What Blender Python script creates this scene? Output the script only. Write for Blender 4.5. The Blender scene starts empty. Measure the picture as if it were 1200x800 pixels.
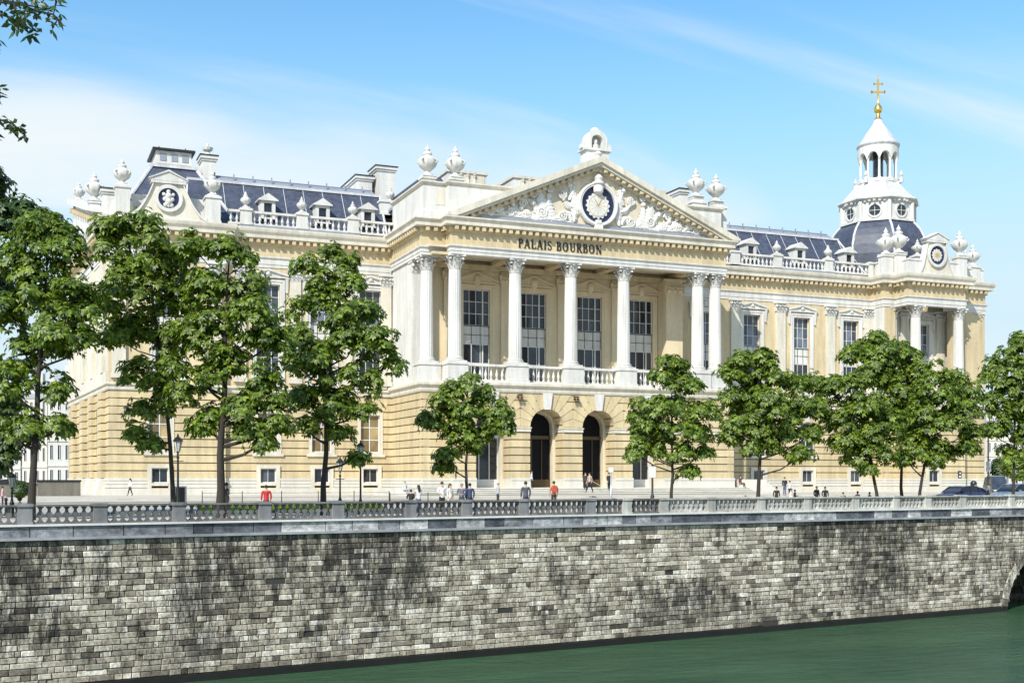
import bpy, bmesh, math, random
import numpy as np
from mathutils import Vector, Matrix
R = math.radians
PI = math.pi
random.seed(7)
C = bpy.context.scene.collection

# ---------------------------------------------------------------- plan geometry
DX, DY, RX, RY = 0.3843, 0.9232, 0.9232, -0.3843
EYE = 1.95
def XY(px, Y):
    t = (px - 600) / 1400.0
    s = Y / (DY + t * RY)
    return s * (DX + t * RX), s
def XA(px, Y): return XY(px, Y)[0]
def ZA(px, py, Y): return EYE + (562 - py) / 1400.0 * XY(px, Y)[1]
def PD(px, depth):                      # plan point seen at px at a given depth
    t = (px - 600) / 1400.0
    return depth * (DX + t * RX), depth * (DY + t * RY)
QO = (-0.59, 56.57); QD = (0.98982, 0.14233); QN = (0.14233, -0.98982)   # quay line, QN points to the river
def QU(px):                             # distance along the quay seen at px
    t = (px - 600) / 1400.0
    ax, ay = DX + t * RX, DY + t * RY
    # QO + u QD = s a
    det = QD[0] * (-ay) - QD[1] * (-ax)
    return (-QO[0] * (-ay) - (-QO[1]) * (-ax)) / det
def QP(u, back=0.0):
    return QO[0] + u * QD[0] - back * QN[0], QO[1] + u * QD[1] - back * QN[1]

# ---------------------------------------------------------------- mesh builder
class MB:
    def __init__(s, fr=None): s.v = []; s.f = []; s.fr = fr
    def add(s, vs, fs):
        b = len(s.v)
        if s.fr: vs = [s.fr(*p) for p in vs]
        s.v += vs; s.f += [tuple(b + i for i in f) for f in fs]
    def box(s, x0, x1, y0, y1, z0, z1):
        s.add([(x0,y0,z0),(x1,y0,z0),(x1,y1,z0),(x0,y1,z0),(x0,y0,z1),(x1,y0,z1),(x1,y1,z1),(x0,y1,z1)],
              [(0,3,2,1),(4,5,6,7),(0,1,5,4),(1,2,6,5),(2,3,7,6),(3,0,4,7)])
    def frus(s, x0,x1,y0,y1,z0, X0,X1,Y0,Y1,z1):
        s.add([(x0,y0,z0),(x1,y0,z0),(x1,y1,z0),(x0,y1,z0),(X0,Y0,z1),(X1,Y0,z1),(X1,Y1,z1),(X0,Y1,z1)],
              [(0,3,2,1),(4,5,6,7),(0,1,5,4),(1,2,6,5),(2,3,7,6),(3,0,4,7)])
    def prism(s, poly, y0, y1):         # polygon in (x,z), anticlockwise seen from -y, extruded y0..y1
        n = len(poly)
        s.add([(a, y0, b) for a, b in poly] + [(a, y1, b) for a, b in poly],
              [tuple(range(n)), tuple(range(2*n-1, n-1, -1))] + [((i+1) % n, i, n+i, n+(i+1) % n) for i in range(n)])
    def slab(s, poly, z0, z1):          # polygon in (x,y) anticlockwise from above
        n = len(poly)
        s.add([(a, b, z0) for a, b in poly] + [(a, b, z1) for a, b in poly],
              [tuple(range(n-1, -1, -1)), tuple(range(n, 2*n))] + [(i, (i+1) % n, n+(i+1) % n, n+i) for i in range(n)])
    def lathe(s, c, prof, n=16, mod=None, rot=0.0, arc=None):
        vs = []; m = len(prof)
        for r, z in prof:
            for k in range(n):
                a = rot + 2*PI*k/n
                q = r * (mod(k, z) if mod else 1)
                vs.append((c[0]+q*math.cos(a), c[1]+q*math.sin(a), c[2]+z))
        fs = [(i*n+k, i*n+(k+1) % n, (i+1)*n+(k+1) % n, (i+1)*n+k) for i in range(m-1) for k in range(n)]
        fs += [tuple(range(n-1, -1, -1)), tuple((m-1)*n+k for k in range(n))]
        s.add(vs, fs)
    def tube(s, pts, rad, n=6):
        pts = [Vector(p) for p in pts]; vs = []; m = len(pts)
        if not isinstance(rad, (list, tuple)): rad = [rad]*m
        up = Vector((0.13, 0.21, 1))
        for i, p in enumerate(pts):
            d = (pts[min(i+1, m-1)] - pts[max(i-1, 0)]).normalized()
            a = d.cross(up)
            if a.length < 0.05: a = d.cross(Vector((1, 0, 0)))
            a.normalize(); b = d.cross(a)
            for k in range(n):
                t = 2*PI*k/n
                q = p + (a*math.cos(t) + b*math.sin(t))*rad[i]
                vs.append((q.x, q.y, q.z))
        fs = [(i*n+k, (i+1)*n+k, (i+1)*n+(k+1) % n, i*n+(k+1) % n) for i in range(m-1) for k in range(n)]
        fs += [tuple(range(n)), tuple((m-1)*n+k for k in range(n-1, -1, -1))]
        s.add(vs, fs)
    def sweep(s, path, prof, closed=False):   # prof: closed polygon of (out, z); path: plan points; outward = right-hand side
        n = len(path); m = len(prof); rings = []
        def nrm(a, b):
            dx, dy = b[0]-a[0], b[1]-a[1]; l = math.hypot(dx, dy); return dy/l, -dx/l
        for i, p in enumerate(path):
            if i == 0: nx, ny = nrm(path[0], path[1]); k = 1
            elif i == n-1: nx, ny = nrm(path[-2], path[-1]); k = 1
            else:
                a = nrm(path[i-1], p); b = nrm(p, path[i+1])
                nx, ny = a[0]+b[0], a[1]+b[1]; l = math.hypot(nx, ny); nx /= l; ny /= l
                k = 1/max(0.3, nx*a[0]+ny*a[1])
            rings += [(p[0]+nx*k*o, p[1]+ny*k*o, z) for o, z in prof]
        fs = [(i*m+j, i*m+(j+1) % m, (i+1)*m+(j+1) % m, (i+1)*m+j) for i in range(n-1) for j in range(m)]
        fs += [tuple(range(m-1, -1, -1)), tuple((n-1)*m+j for j in range(m))]
        s.add(rings, fs)
    def build(s, name, mat, parent=None, org=(0, 0, 0), smooth=False, **kw):
        me = bpy.data.meshes.new(name)
        o0, o1, o2 = org
        me.from_pydata([(x-o0, y-o1, z-o2) for x, y, z in s.v], [], s.f)
        me.materials.append(mat)
        me.update()
        if smooth:
            me.shade_smooth()
            try: me.set_sharp_from_angle(angle=R(38))
            except Exception: pass
        o = bpy.data.objects.new(name, me); C.objects.link(o)
        if parent: o.parent = parent
        for k, v in kw.items(): o[k] = v
        return o
def fixn(o):
    bm = bmesh.new(); bm.from_mesh(o.data); bmesh.ops.recalc_face_normals(bm, faces=bm.faces); bm.to_mesh(o.data); bm.free()
def thing(name, label, cat, loc=(0, 0, 0), rz=0.0, group=None):
    o = bpy.data.objects.new(name, None); C.objects.link(o)
    o.location = loc; o.rotation_euler = (0, 0, rz); o.empty_display_size = 0.3
    o['label'] = label; o['category'] = cat
    if group: o['group'] = group
    return o
def tag(o, label, cat, group=None):
    o['label'] = label; o['category'] = cat
    if group: o['group'] = group
    return o
def dup(root, loc, rz, label, group=None):
    def cp(o, par):
        c = o.copy(); C.objects.link(c)
        if par: c.parent = par
        for ch in o.children: cp(ch, c)
        return c
    r = cp(root, None); r.location = loc; r.rotation_euler = (0, 0, rz); r['label'] = label
    if group: r['group'] = group
    return r
def frame(ox, oy, dx, dy):              # wall frame: u along, v outward is negative, so v = -out
    l = math.hypot(dx, dy); dx /= l; dy /= l
    return lambda u, v, z: (ox + u*dx - v*dy, oy + u*dy + v*dx, z)

# ---------------------------------------------------------------- materials
def newmat(name):
    m = bpy.data.materials.new(name); m.use_nodes = True
    nt = m.node_tree; nt.nodes.clear()
    out = nt.nodes.new('ShaderNodeOutputMaterial'); b = nt.nodes.new('ShaderNodeBsdfPrincipled')
    nt.links.new(b.outputs[0], out.inputs[0])
    return m, nt, b, out
def N(nt, t, **kw):
    n = nt.nodes.new(t)
    for k, v in kw.items():
        if isinstance(k, str) and hasattr(n, k): setattr(n, k, v)
    return n
def noise(nt, scale, sc=(1, 1, 1), detail=4, rough=0.6):
    tc = N(nt, 'ShaderNodeTexCoord'); mp = N(nt, 'ShaderNodeMapping'); mp.inputs['Scale'].default_value = sc
    nz = N(nt, 'ShaderNodeTexNoise'); nz.inputs['Scale'].default_value = scale; nz.inputs['Detail'].default_value = detail
    nz.inputs['Roughness'].default_value = rough
    nt.links.new(tc.outputs['Object'], mp.inputs[0]); nt.links.new(mp.outputs[0], nz.inputs['Vector'])
    return nz.outputs['Fac']
def ramp(nt, fac, stops):
    r = N(nt, 'ShaderNodeValToRGB'); e = r.color_ramp.elements
    while len(e) < len(stops): e.new(0.5)
    for q, (p, c) in zip(e, stops): q.position = p; q.color = (*c, 1) if len(c) == 3 else c
    nt.links.new(fac, r.inputs[0]); return r.outputs[0]
def mul(nt, a, b, f=1.0, mode='MULTIPLY'):
    m = N(nt, 'ShaderNodeMix'); m.data_type = 'RGBA'; m.blend_type = mode; m.inputs[0].default_value = f
    nt.links.new(a, m.inputs[6]) if not isinstance(a, tuple) else setattr(m.inputs[6], 'default_value', (*a, 1))
    nt.links.new(b, m.inputs[7]) if not isinstance(b, tuple) else setattr(m.inputs[7], 'default_value', (*b, 1))
    return m.outputs[2]
def bump(nt, b, h, st, dist=0.05):
    bn = N(nt, 'ShaderNodeBump'); bn.inputs['Strength'].default_value = st; bn.inputs['Distance'].default_value = dist
    nt.links.new(h, bn.inputs['Height']); nt.links.new(bn.outputs[0], b.inputs['Normal'])
def g(v): return (v, v, v)
def stone(name, col, var=0.16, rough=0.8, streak=0.12, fine=3.0, bst=0.25, isl=0.0):
    m, nt, b, _ = newmat(name)
    a = ramp(nt, noise(nt, 0.35, (1, 1, 0.5), 5), [(0.3, g(1-var)), (0.7, g(1+var*0.4))])
    s = ramp(nt, noise(nt, 1.6, (1, 1, 0.10), 4), [(0.35, g(1-streak)), (0.6, g(1.0))])
    f = noise(nt, fine, (1, 1, 1), 6, 0.7)
    ff = ramp(nt, f, [(0.3, g(1-var*0.6)), (0.7, g(1.04))])
    c = mul(nt, mul(nt, mul(nt, col, a), s), ff)
    if isl:
        ge = N(nt, 'ShaderNodeNewGeometry')
        c = mul(nt, c, ramp(nt, ge.outputs['Random Per Island'], [(0, g(1-isl)), (1, g(1+isl*0.5))]))
    nt.links.new(c, b.inputs['Base Color']); b.inputs['Roughness'].default_value = rough
    bump(nt, b, f, bst, 0.03)
    return m
def plain(name, col, rough=0.6, metal=0.0, var=0.08, spec=0.5, scale=6.0):
    m, nt, b, _ = newmat(name)
    c = mul(nt, col, ramp(nt, noise(nt, scale, (1, 1, 1), 4), [(0.3, g(1-var)), (0.7, g(1+var*0.5))]))
    nt.links.new(c, b.inputs['Base Color']); b.inputs['Roughness'].default_value = rough; b.inputs['Metallic'].default_value = metal
    b.inputs['Specular IOR Level'].default_value = spec
    return m
M = {}
M['ochre'] = stone('ochre_stone', (0.635, 0.515, 0.315), 0.17, streak=0.20, isl=0.05)
M['rust'] = stone('ochre_courses', (0.63, 0.51, 0.305), 0.17, streak=0.18, isl=0.10)
M['groove'] = stone('course_joint', (0.30, 0.22, 0.13), 0.1)
M['cream'] = stone('cream_trim', (0.67, 0.62, 0.51), 0.16, streak=0.18)
M['white'] = stone('white_stone', (0.67, 0.65, 0.605), 0.16, streak=0.17)
M['soffit'] = stone('soffit_stone', (0.66, 0.58, 0.44), 0.12)
M['plinth'] = stone('plinth_stone', (0.62, 0.59, 0.52), 0.10, streak=0.1, isl=0.05)
M['step'] = stone('step_stone', (0.66, 0.63, 0.56), 0.12, streak=0.0, isl=0.05)
M['relief'] = stone('relief_stone', (0.70, 0.68, 0.64), 0.12)
M['navy'] = plain('navy_enamel', (0.012, 0.018, 0.06), 0.4)
M['black'] = plain('black_paint', (0.015, 0.015, 0.017), 0.4)
M['gold'] = plain('gilded_metal', (0.80, 0.52, 0.13), 0.3, 0.9)
M['lead'] = stone('lead_sheet', (0.27, 0.29, 0.34), 0.15, 0.5)
M['leadw'] = stone('pale_lead', (0.60, 0.60, 0.60), 0.14, 0.5, streak=0.2)
M['dark'] = plain('dark_interior', (0.006, 0.006, 0.009), 0.6, spec=0.15)
M['loggia'] = stone('loggia_stone', (0.74, 0.62, 0.42), 0.12, streak=0.1)  # paler, warmer ochre: ambient bounce in the shaded loggia put into the colour
M['winframe'] = plain('window_frame_paint', (0.62, 0.62, 0.60), 0.5)
M['bronze'] = plain('bronze', (0.10, 0.07, 0.04), 0.45, 0.6)
M['iron'] = plain('black_iron', (0.02, 0.022, 0.022), 0.45, 0.3)
M['lampglass'] = plain('lantern_glass', (0.55, 0.56, 0.52), 0.2)
M['steel'] = plain('steel', (0.55, 0.56, 0.58), 0.35, 0.8)
def slate():
    m, nt, b, _ = newmat('blue_slate')
    tc = N(nt, 'ShaderNodeTexCoord'); br = N(nt, 'ShaderNodeTexBrick')
    mp = N(nt, 'ShaderNodeMapping'); mp.inputs['Rotation'].default_value = (R(90), 0, 0)
    nt.links.new(tc.outputs['Object'], mp.inputs[0]); nt.links.new(mp.outputs[0], br.inputs['Vector'])
    br.inputs['Scale'].default_value = 1.0; br.inputs['Brick Width'].default_value = 0.42; br.inputs['Row Height'].default_value = 0.27
    br.inputs['Mortar Size'].default_value = 0.012
    br.inputs['Color1'].default_value = (0.044, 0.053, 0.082, 1); br.inputs['Color2'].default_value = (0.072, 0.082, 0.116, 1)
    br.inputs['Mortar'].default_value = (0.035, 0.04, 0.065, 1)
    c = mul(nt, br.outputs['Color'], ramp(nt, noise(nt, 0.8, (1, 1, .4), 6), [(0.3, g(0.7)), (0.7, g(1.25))]))
    nt.links.new(c, b.inputs['Base Color']); b.inputs['Roughness'].default_value = 0.55
    return m
M['slate'] = slate()
def glass(name, col, rough=0.06, tint=0.5):
    m, nt, b, _ = newmat(name)
    n = noise(nt, 0.55, (1, 1, 0.6), 3)
    ge = N(nt, 'ShaderNodeNewGeometry')
    c = mul(nt, ramp(nt, n, [(0.35, tuple(x*tint for x in col)), (0.65, col)]),
            ramp(nt, ge.outputs['Random Per Island'], [(0, g(0.45)), (0.6, g(1.0)), (1, g(2.2))]))
    nt.links.new(c, b.inputs['Base Color']); b.inputs['Roughness'].default_value = rough
    b.inputs['IOR'].default_value = 1.5
    bump(nt, b, noise(nt, 0.9, (1, 1, 1), 2), 0.12, 0.05)
    return m
M['glass'] = glass('window_glass', (0.030, 0.036, 0.048))
M['amber'] = glass('amber_blind_glass', (0.23, 0.17, 0.085), 0.12, 0.5)
M['curtain'] = glass('curtained_glass', (0.09, 0.105, 0.13), 0.08, 0.4)
def foliage(name, dark, light, tr=0.35):
    m, nt, b, out = newmat(name)
    ge = N(nt, 'ShaderNodeNewGeometry')
    a = ramp(nt, ge.outputs['Random Per Island'], [(0.0, dark), (0.6, tuple((x+y)/2 for x, y in zip(dark, light))), (1.0, light)])
    c = mul(nt, a, ramp(nt, noise(nt, 0.9, (1, 1, 1), 3), [(0.3, g(0.75)), (0.7, g(1.2))]))
    nt.links.new(c, b.inputs['Base Color']); b.inputs['Roughness'].default_value = 0.42
    b.inputs['Specular IOR Level'].default_value = 0.45
    t = N(nt, 'ShaderNodeBsdfTranslucent'); c2 = mul(nt, c, (1.6, 1.7, 0.5)); nt.links.new(c2, t.inputs[0])
    mx = N(nt, 'ShaderNodeMixShader'); mx.inputs[0].default_value = tr
    nt.links.new(b.outputs[0], mx.inputs[1]); nt.links.new(t.outputs[0], mx.inputs[2]); nt.links.new(mx.outputs[0], out.inputs[0])
    return m
M['leaf'] = foliage('chestnut_leaves', (0.028, 0.070, 0.010), (0.27, 0.35, 0.042), 0.42)
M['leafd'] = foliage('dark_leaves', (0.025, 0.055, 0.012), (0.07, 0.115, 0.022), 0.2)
M['bark'] = stone('bark', (0.05, 0.04, 0.031), 0.4, 0.9, fine=9.0, bst=1.0)
def quaymat():
    m, nt, b, _ = newmat('quay_masonry')
    ge = N(nt, 'ShaderNodeNewGeometry')
    base = ramp(nt, ge.outputs['Random Per Island'], [(0.0, (0.11, 0.095, 0.072)), (0.10, (0.24, 0.21, 0.165)), (0.4, (0.43, 0.385, 0.30)), (0.75, (0.56, 0.505, 0.405)), (1.0, (0.78, 0.73, 0.62))])
    tc = N(nt, 'ShaderNodeTexCoord'); sp = N(nt, 'ShaderNodeSeparateXYZ'); nt.links.new(tc.outputs['Object'], sp.inputs[0])
    # warm/olive cast towards the waterline
    mr = N(nt, 'ShaderNodeMapRange'); mr.inputs[1].default_value = -2.6; mr.inputs[2].default_value = -6.4
    nt.links.new(sp.outputs[2], mr.inputs[0])
    al = N(nt, 'ShaderNodeMix'); al.data_type = 'RGBA'; al.blend_type = 'MULTIPLY'
    nt.links.new(mr.outputs[0], al.inputs[0]); nt.links.new(base, al.inputs[6]); al.inputs[7].default_value = (0.86, 0.84, 0.64, 1)
    st = ramp(nt, noise(nt, 1.3, (1, 1, 0.7), 12, 0.85), [(0.36, (.16, .155, .145)), (0.43, (.62, .60, .55)), (0.50, g(0.97)), (0.64, g(1.15))])
    dr = noise(nt, 2.3, (1, 1, 0.22), 10, 0.82)
    mr2 = N(nt, 'ShaderNodeMapRange'); mr2.inputs[1].default_value = -5.2; mr2.inputs[2].default_value = -1.4
    nt.links.new(sp.outputs[2], mr2.inputs[0])
    msk = ramp(nt, noise(nt, 0.11, (1, 1, 1), 3), [(0.42, g(0.0)), (0.58, g(0.14))])
    dsum = N(nt, 'ShaderNodeMath'); dsum.operation = 'SUBTRACT'; nt.links.new(dr, dsum.inputs[0]); nt.links.new(msk, dsum.inputs[1])
    dcol = ramp(nt, dsum.outputs[0], [(0.34, g(0.16)), (0.46, g(0.9)), (0.5, g(1.0))])
    dm = N(nt, 'ShaderNodeMix'); dm.data_type = 'RGBA'; dm.blend_type = 'MULTIPLY'
    nt.links.new(mr2.outputs[0], dm.inputs[0]); nt.links.new(mul(nt, al.outputs[2], st), dm.inputs[6]); nt.links.new(dcol, dm.inputs[7])
    sp2 = ramp(nt, noise(nt, 7.0, (1, 1, 1), 8, 0.8), [(0.35, g(0.22)), (0.46, g(0.92)), (0.66, g(1.5))])
    c = mul(nt, dm.outputs[2], sp2)
    nt.links.new(c, b.inputs['Base Color']); b.inputs['Roughness'].default_value = 0.85
    bump(nt, b, noise(nt, 6.0, (1, 1, 1), 8, 0.8), 0.7, 0.05)
    return m
M['quay'] = quaymat()
M['mortar'] = stone('dark_mortar', (0.05, 0.048, 0.043), 0.3)
def slabmat():
    m, nt, b, _ = newmat('grey_slabs')
    ge = N(nt, 'ShaderNodeNewGeometry')
    base = ramp(nt, ge.outputs['Random Per Island'], [(0.0, (0.055, 0.06, 0.075)), (0.3, (0.14, 0.145, 0.16)), (0.7, (0.32, 0.32, 0.325)), (1.0, (0.52, 0.51, 0.49))])
    n = ramp(nt, noise(nt, 1.6, (1, 1, 1.6), 8, 0.75), [(0.38, g(0.42)), (0.52, g(1.0)), (0.66, g(1.7))])
    nt.links.new(mul(nt, base, n), b.inputs['Base Color']); b.inputs['Roughness'].default_value = 0.6
    bump(nt, b, noise(nt, 5, (1, 1, 1), 6), 0.4, 0.03)
    return m
M['slab'] = slabmat()
M['coping'] = stone('coping_stone', (0.72, 0.71, 0.67), 0.2, streak=0.0)
M['ledge'] = stone('ledge_stone', (0.36, 0.37, 0.38), 0.25, streak=0.2)
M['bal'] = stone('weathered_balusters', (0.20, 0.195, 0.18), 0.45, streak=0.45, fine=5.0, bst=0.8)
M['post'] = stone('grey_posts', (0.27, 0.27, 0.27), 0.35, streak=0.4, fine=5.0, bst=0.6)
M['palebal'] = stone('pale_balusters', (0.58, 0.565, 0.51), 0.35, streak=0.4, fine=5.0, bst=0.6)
M['wet'] = stone('wet_footing', (0.018, 0.018, 0.014), 0.4, 0.5)
def paving():
    m, nt, b, _ = newmat('pale_paving')
    tc = N(nt, 'ShaderNodeTexCoord'); br = N(nt, 'ShaderNodeTexBrick'); nt.links.new(tc.outputs['Object'], br.inputs['Vector'])
    br.inputs['Scale'].default_value = 1; br.inputs['Brick Width'].default_value = 1.2; br.inputs['Row Height'].default_value = 0.8; br.inputs['Mortar Size'].default_value = 0.012
    br.inputs['Color1'].default_value = (0.46, 0.425, 0.36, 1); br.inputs['Color2'].default_value = (0.52, 0.48, 0.41, 1); br.inputs['Mortar'].default_value = (0.3, 0.28, 0.25, 1)
    c = mul(nt, br.outputs['Color'], ramp(nt, noise(nt, 0.3, (1, 1, 1), 6), [(0.3, g(0.82)), (0.7, g(1.08))]))
    nt.links.new(c, b.inputs['Base Color']); b.inputs['Roughness'].default_value = 0.85
    return m
M['paving'] = paving()
M['asphalt'] = stone('asphalt', (0.055, 0.055, 0.058), 0.2, 0.9)
M['ground'] = stone('pale_ground', (0.40, 0.375, 0.33), 0.2, 0.9)
M['grass'] = stone('lawn_green', (0.10, 0.19, 0.03), 0.3, 0.95, fine=4.0)
def water():
    m, nt, b, out = newmat('green_river_water')
    c = ramp(nt, noise(nt, 0.16, (.5, 1.4, 1), 6), [(0.35, (0.030, 0.074, 0.036)), (0.7, (0.052, 0.116, 0.056))])
    nt.links.new(c, b.inputs['Base Color']); b.inputs['Roughness'].default_value = 0.05; b.inputs['IOR'].default_value = 1.33
    b.inputs['Specular IOR Level'].default_value = 0.42
    a = N(nt, 'ShaderNodeMath'); a.operation = 'ADD'
    m1 = N(nt, 'ShaderNodeMath'); m1.operation = 'MULTIPLY'; m1.inputs[1].default_value = 0.5
    nt.links.new(noise(nt, 4.5, (0.8, 1.6, 1), 4, 0.65), m1.inputs[0]); nt.links.new(noise(nt, 0.8, (0.7, 1.5, 1), 3, 0.55), a.inputs[0]); nt.links.new(m1.outputs[0], a.inputs[1])
    bump(nt, b, a.outputs[0], 1.0, 0.26)
    return m
M['water'] = water()
# ---------------------------------------------------------------- palace
PO = (60.0, 128.0, 0.3)
palace = thing('palace', 'long ochre palace with white columned portico, slate roofs and domed corner tower', 'palace', PO)
def pb(mb, name, mat, parent=None, smooth=False, **kw):
    return mb.build(name, M[mat], parent or palace, PO, smooth, **kw)
WP, WW = 134.6, 135.2                    # pavilion and wing planes
Z_P, Z_S0, Z_S1 = 2.08, 11.6, 12.4       # plinth top, string course
ZA0, ZA1, ZF, ZC = 25.9, 27.1, 28.4, 30.15   # wing architrave, frieze, cornice
PA0, PA1, PF, PC = 26.45, 27.4, 28.85, 30.35 # portico
P1, P2, PB = 123.8, 122.0, 129.7         # portico set-back plane, front plane, loggia back wall
XL0, XL1, XR = 40.9, 43.67, 78.4
SIDE = ((6.62, 170.5), (9.27, WP))

def opening_w(op, z):
    c, w, z0, zs, arch = op
    if not arch: return w if z0 < z < zs else None
    if z <= z0: return None
    if z <= zs: return w
    d = w*w - (z-zs)**2
    return math.sqrt(d) if d > 0 else 0.0
def wall(mb, u0, u1, z0, z1, ops, front, back, groove=None):
    # ops: (centre, half width, bottom, top or spring, is_arch)
    rows = []
    if groove:
        h, gp = groove; n = max(1, round((z1-z0)/h)); h = (z1-z0)/n
        for i in range(n): rows.append((z0+i*h+gp*0.5, z0+(i+1)*h-gp*0.5))
    else: rows = [(z0, z1)]
    for a, b in rows:
        ev = {a, b}
        for c, w, q0, q1, ar in ops:
            for e in ((q0, q1, q1+w) if ar else (q0, q1)):
                if a + 1e-4 < e < b - 1e-4: ev.add(e)
        ev = sorted(ev)
        for s0, s1 in zip(ev[:-1], ev[1:]):
            zm = (s0+s1)/2; act = []
            for op in sorted(ops):
                c, w, q0, q1, ar = op
                if q0 < zm < (q1+w if ar else q1): act.append(op)
            segs = []; left = [(u0, s0), (u0, s1)]
            for op in act:
                c, w, q0, q1, ar = op
                k = 5 if (ar and zm > q1) else 1
                zz = [s0+(s1-s0)*i/k for i in range(k+1)]
                ww = [(math.sqrt(max(0, w*w-(q-q1)**2)) if (ar and zm > q1) else w) for q in zz]
                segs.append((left, [(c-q, z) for q, z in zip(ww, zz)]))
                left = [(c+q, z) for q, z in zip(ww, zz)]
            segs.append((left, [(u1, s0), (u1, s1)]))
            for L, Rr in segs:
                if Rr[0][0]-L[0][0] < 1e-3 and Rr[-1][0]-L[-1][0] < 1e-3: continue
                mb.prism([*Rr, *L[::-1]][::1] if False else (L[:1] + Rr + L[:0:-1]), front, back)
def rustic(name, fr, u0, u1, ops, z0=Z_P, z1=Z_S0, thick=0.9, deep=0.145):
    a = MB(fr); wall(a, u0, u1, z0, z1, ops, 0.0, deep, (0.865, 0.13))
    if deep > .2: ops = [(c, w+.13, q0, q1, ar) for c, w, q0, q1, ar in ops]; u0 += .12; u1 -= .12
    w = pb(a, name, 'rust')
    b = MB(fr); wall(b, u0+0.01, u1-0.01, z0, z1, ops, 0.147, thick); pb(b, 'wall_backing', 'groove', w)
    return w
def plinthw(fr, u0, u1, ops, z0=0.3):
    a = MB(fr); wall(a, u0, u1, z0, 1.05, ops, -0.22, 0.9); wall(a, u0, u1, 1.08, Z_P-0.2, ops, -0.12, 0.9, (0.40, 0.035))
    wall(a, u0, u1, Z_P-0.2, Z_P+0.06, ops, -0.17, 0.9)
    return pb(a, 'plinth', 'plinth')
def voussoirs(mb, c, zs, r0, levels, xlim, front=-0.05):
    # stepped fan of wedge stones round an arch, each cut off level with a course
    n = 2*len(levels)+1
    for sx in (-1, 1):
        for i, zt in enumerate(levels):
            a0, a1 = PI*(i/n)+.018*(i > 0), PI*((i+1)/n)-.018
            zt -= .05; P = [(r0*math.cos(a0), r0*math.sin(a0))]
            xa = (zt-zs)/math.tan(a0) if a0 > .01 else 99; lo = .0
            if i == 0: P[0] = (r0, .03)
            if xa > xlim: P += [(xlim, xlim*math.tan(a0) if i else .03), (xlim, zt-zs)]
            else: P += [(xa, zt-zs)]
            if i and xa > xlim: pass
            xb = (zt-zs)/math.tan(a1)
            if xb > xlim: P[-1:] = [(xlim, xlim*math.tan(a1))]
            else: P += [(xb, zt-zs)]
            P += [(r0*math.cos(a1), r0*math.sin(a1)), (r0*math.cos((a0+a1)/2), r0*math.sin((a0+a1)/2))]
            Q = [(c+sx*x, zs+z) for x, z in P]
            if sx < 0: Q = Q[::-1]
            mb.prism(Q, front, 0.30)
def win_grid(fr, parent, c, w, z0, z1, cols, rows, rec=0.35, gl='glass', bar=0.07, arch=False, name='window', off=0):
    """glazed sash: returns the frame part; glass is its child"""
    m = MB(fr)
    W = w
    m.box(c-W, c-W+0.10, rec-.04, rec+.08, z0, z1); m.box(c+W-0.10, c+W, rec-.04, rec+.08, z0, z1)
    m.box(c-W+.1, c+W-.1, rec-.04, rec+.08, z0, z0+.10)
    if not arch: m.box(c-W+.1, c+W-.1, rec-.04, rec+.08, z1-.10, z1)
    for i in range(1, cols):
        x = c-W + 2*W*i/cols + off; m.box(x-bar/2, x+bar/2, rec-.02, rec+.06, z0+.1, z1-.1 if not arch else z1+math.sqrt(max(0, W*W-(x-c)**2))-.02)
    for j in range(1, rows):
        z = z0 + (z1-z0)*j/rows; m.box(c-W+.1, c+W-.1, rec-.012, rec+.05, z-bar/2, z+bar/2)
    if arch:
        m.box(c-W+.1, c+W-.1, rec-.04, rec+.08, z1-.05, z1+.05)
        pts = [(c+W*math.cos(PI*k/10), rec, z1+W*math.sin(PI*k/10)) for k in range(11)]
        for p, q in zip(pts[:-1], pts[1:]):
            m.prism([(p[0], p[2]), (q[0], q[2]), (c+(q[0]-c)*.92, z1+(q[2]-z1)*.92), (c+(p[0]-c)*.92, z1+(p[2]-z1)*.92)], rec-.04, rec+.08)
    o = pb(m, name, 'winframe', parent)
    q = MB(fr)
    for i in range(cols):
        for j in range(rows):
            x0 = c-W+2*W*i/cols+.01; x1 = c-W+2*W*(i+1)/cols-.01; a = z0+(z1-z0)*j/rows+.01; b = z0+(z1-z0)*(j+1)/rows-.01
            t = random.uniform(-.012, .012); q.add([(x0, rec+.03+t, a), (x1, rec+.03-t, a), (x1, rec+.03-t, b), (x0, rec+.03+t, b)], [(0, 1, 2, 3)])
    if arch:
        n = 10; vs = [(c, rec+.03, z1)] + [(c+W*.97*math.cos(PI*k/n), rec+.03, z1+W*.97*math.sin(PI*k/n)) for k in range(n+1)]
        q.add(vs, [(0, k+1, k+2) for k in range(n)])
    pb(q, 'glass', gl, o)
    return o
def window_pediment(m, c, w, z0, z1, out=0.32):
    m.box(c-w, c+w, -out, 0.02, z0, z0+.16)
    m.prism([(c-w-.03, z0+.163), (c+w+.03, z0+.163), (c+w+.03, z0+.30), (c, z1), (c-w-.03, z0+.30)], -out*0.45, 0.02)
    for sx in (-1, 1):
        P = [(c+sx*(w+.10), z0+.18), (c+sx*(w+.10), z0+.38), (c, z1+.16), (c, z1-.06)]
        if sx > 0: P = P[::1]
        else: P = P[::-1]
        m.prism(P, -out-.04, 0.02)
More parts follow.
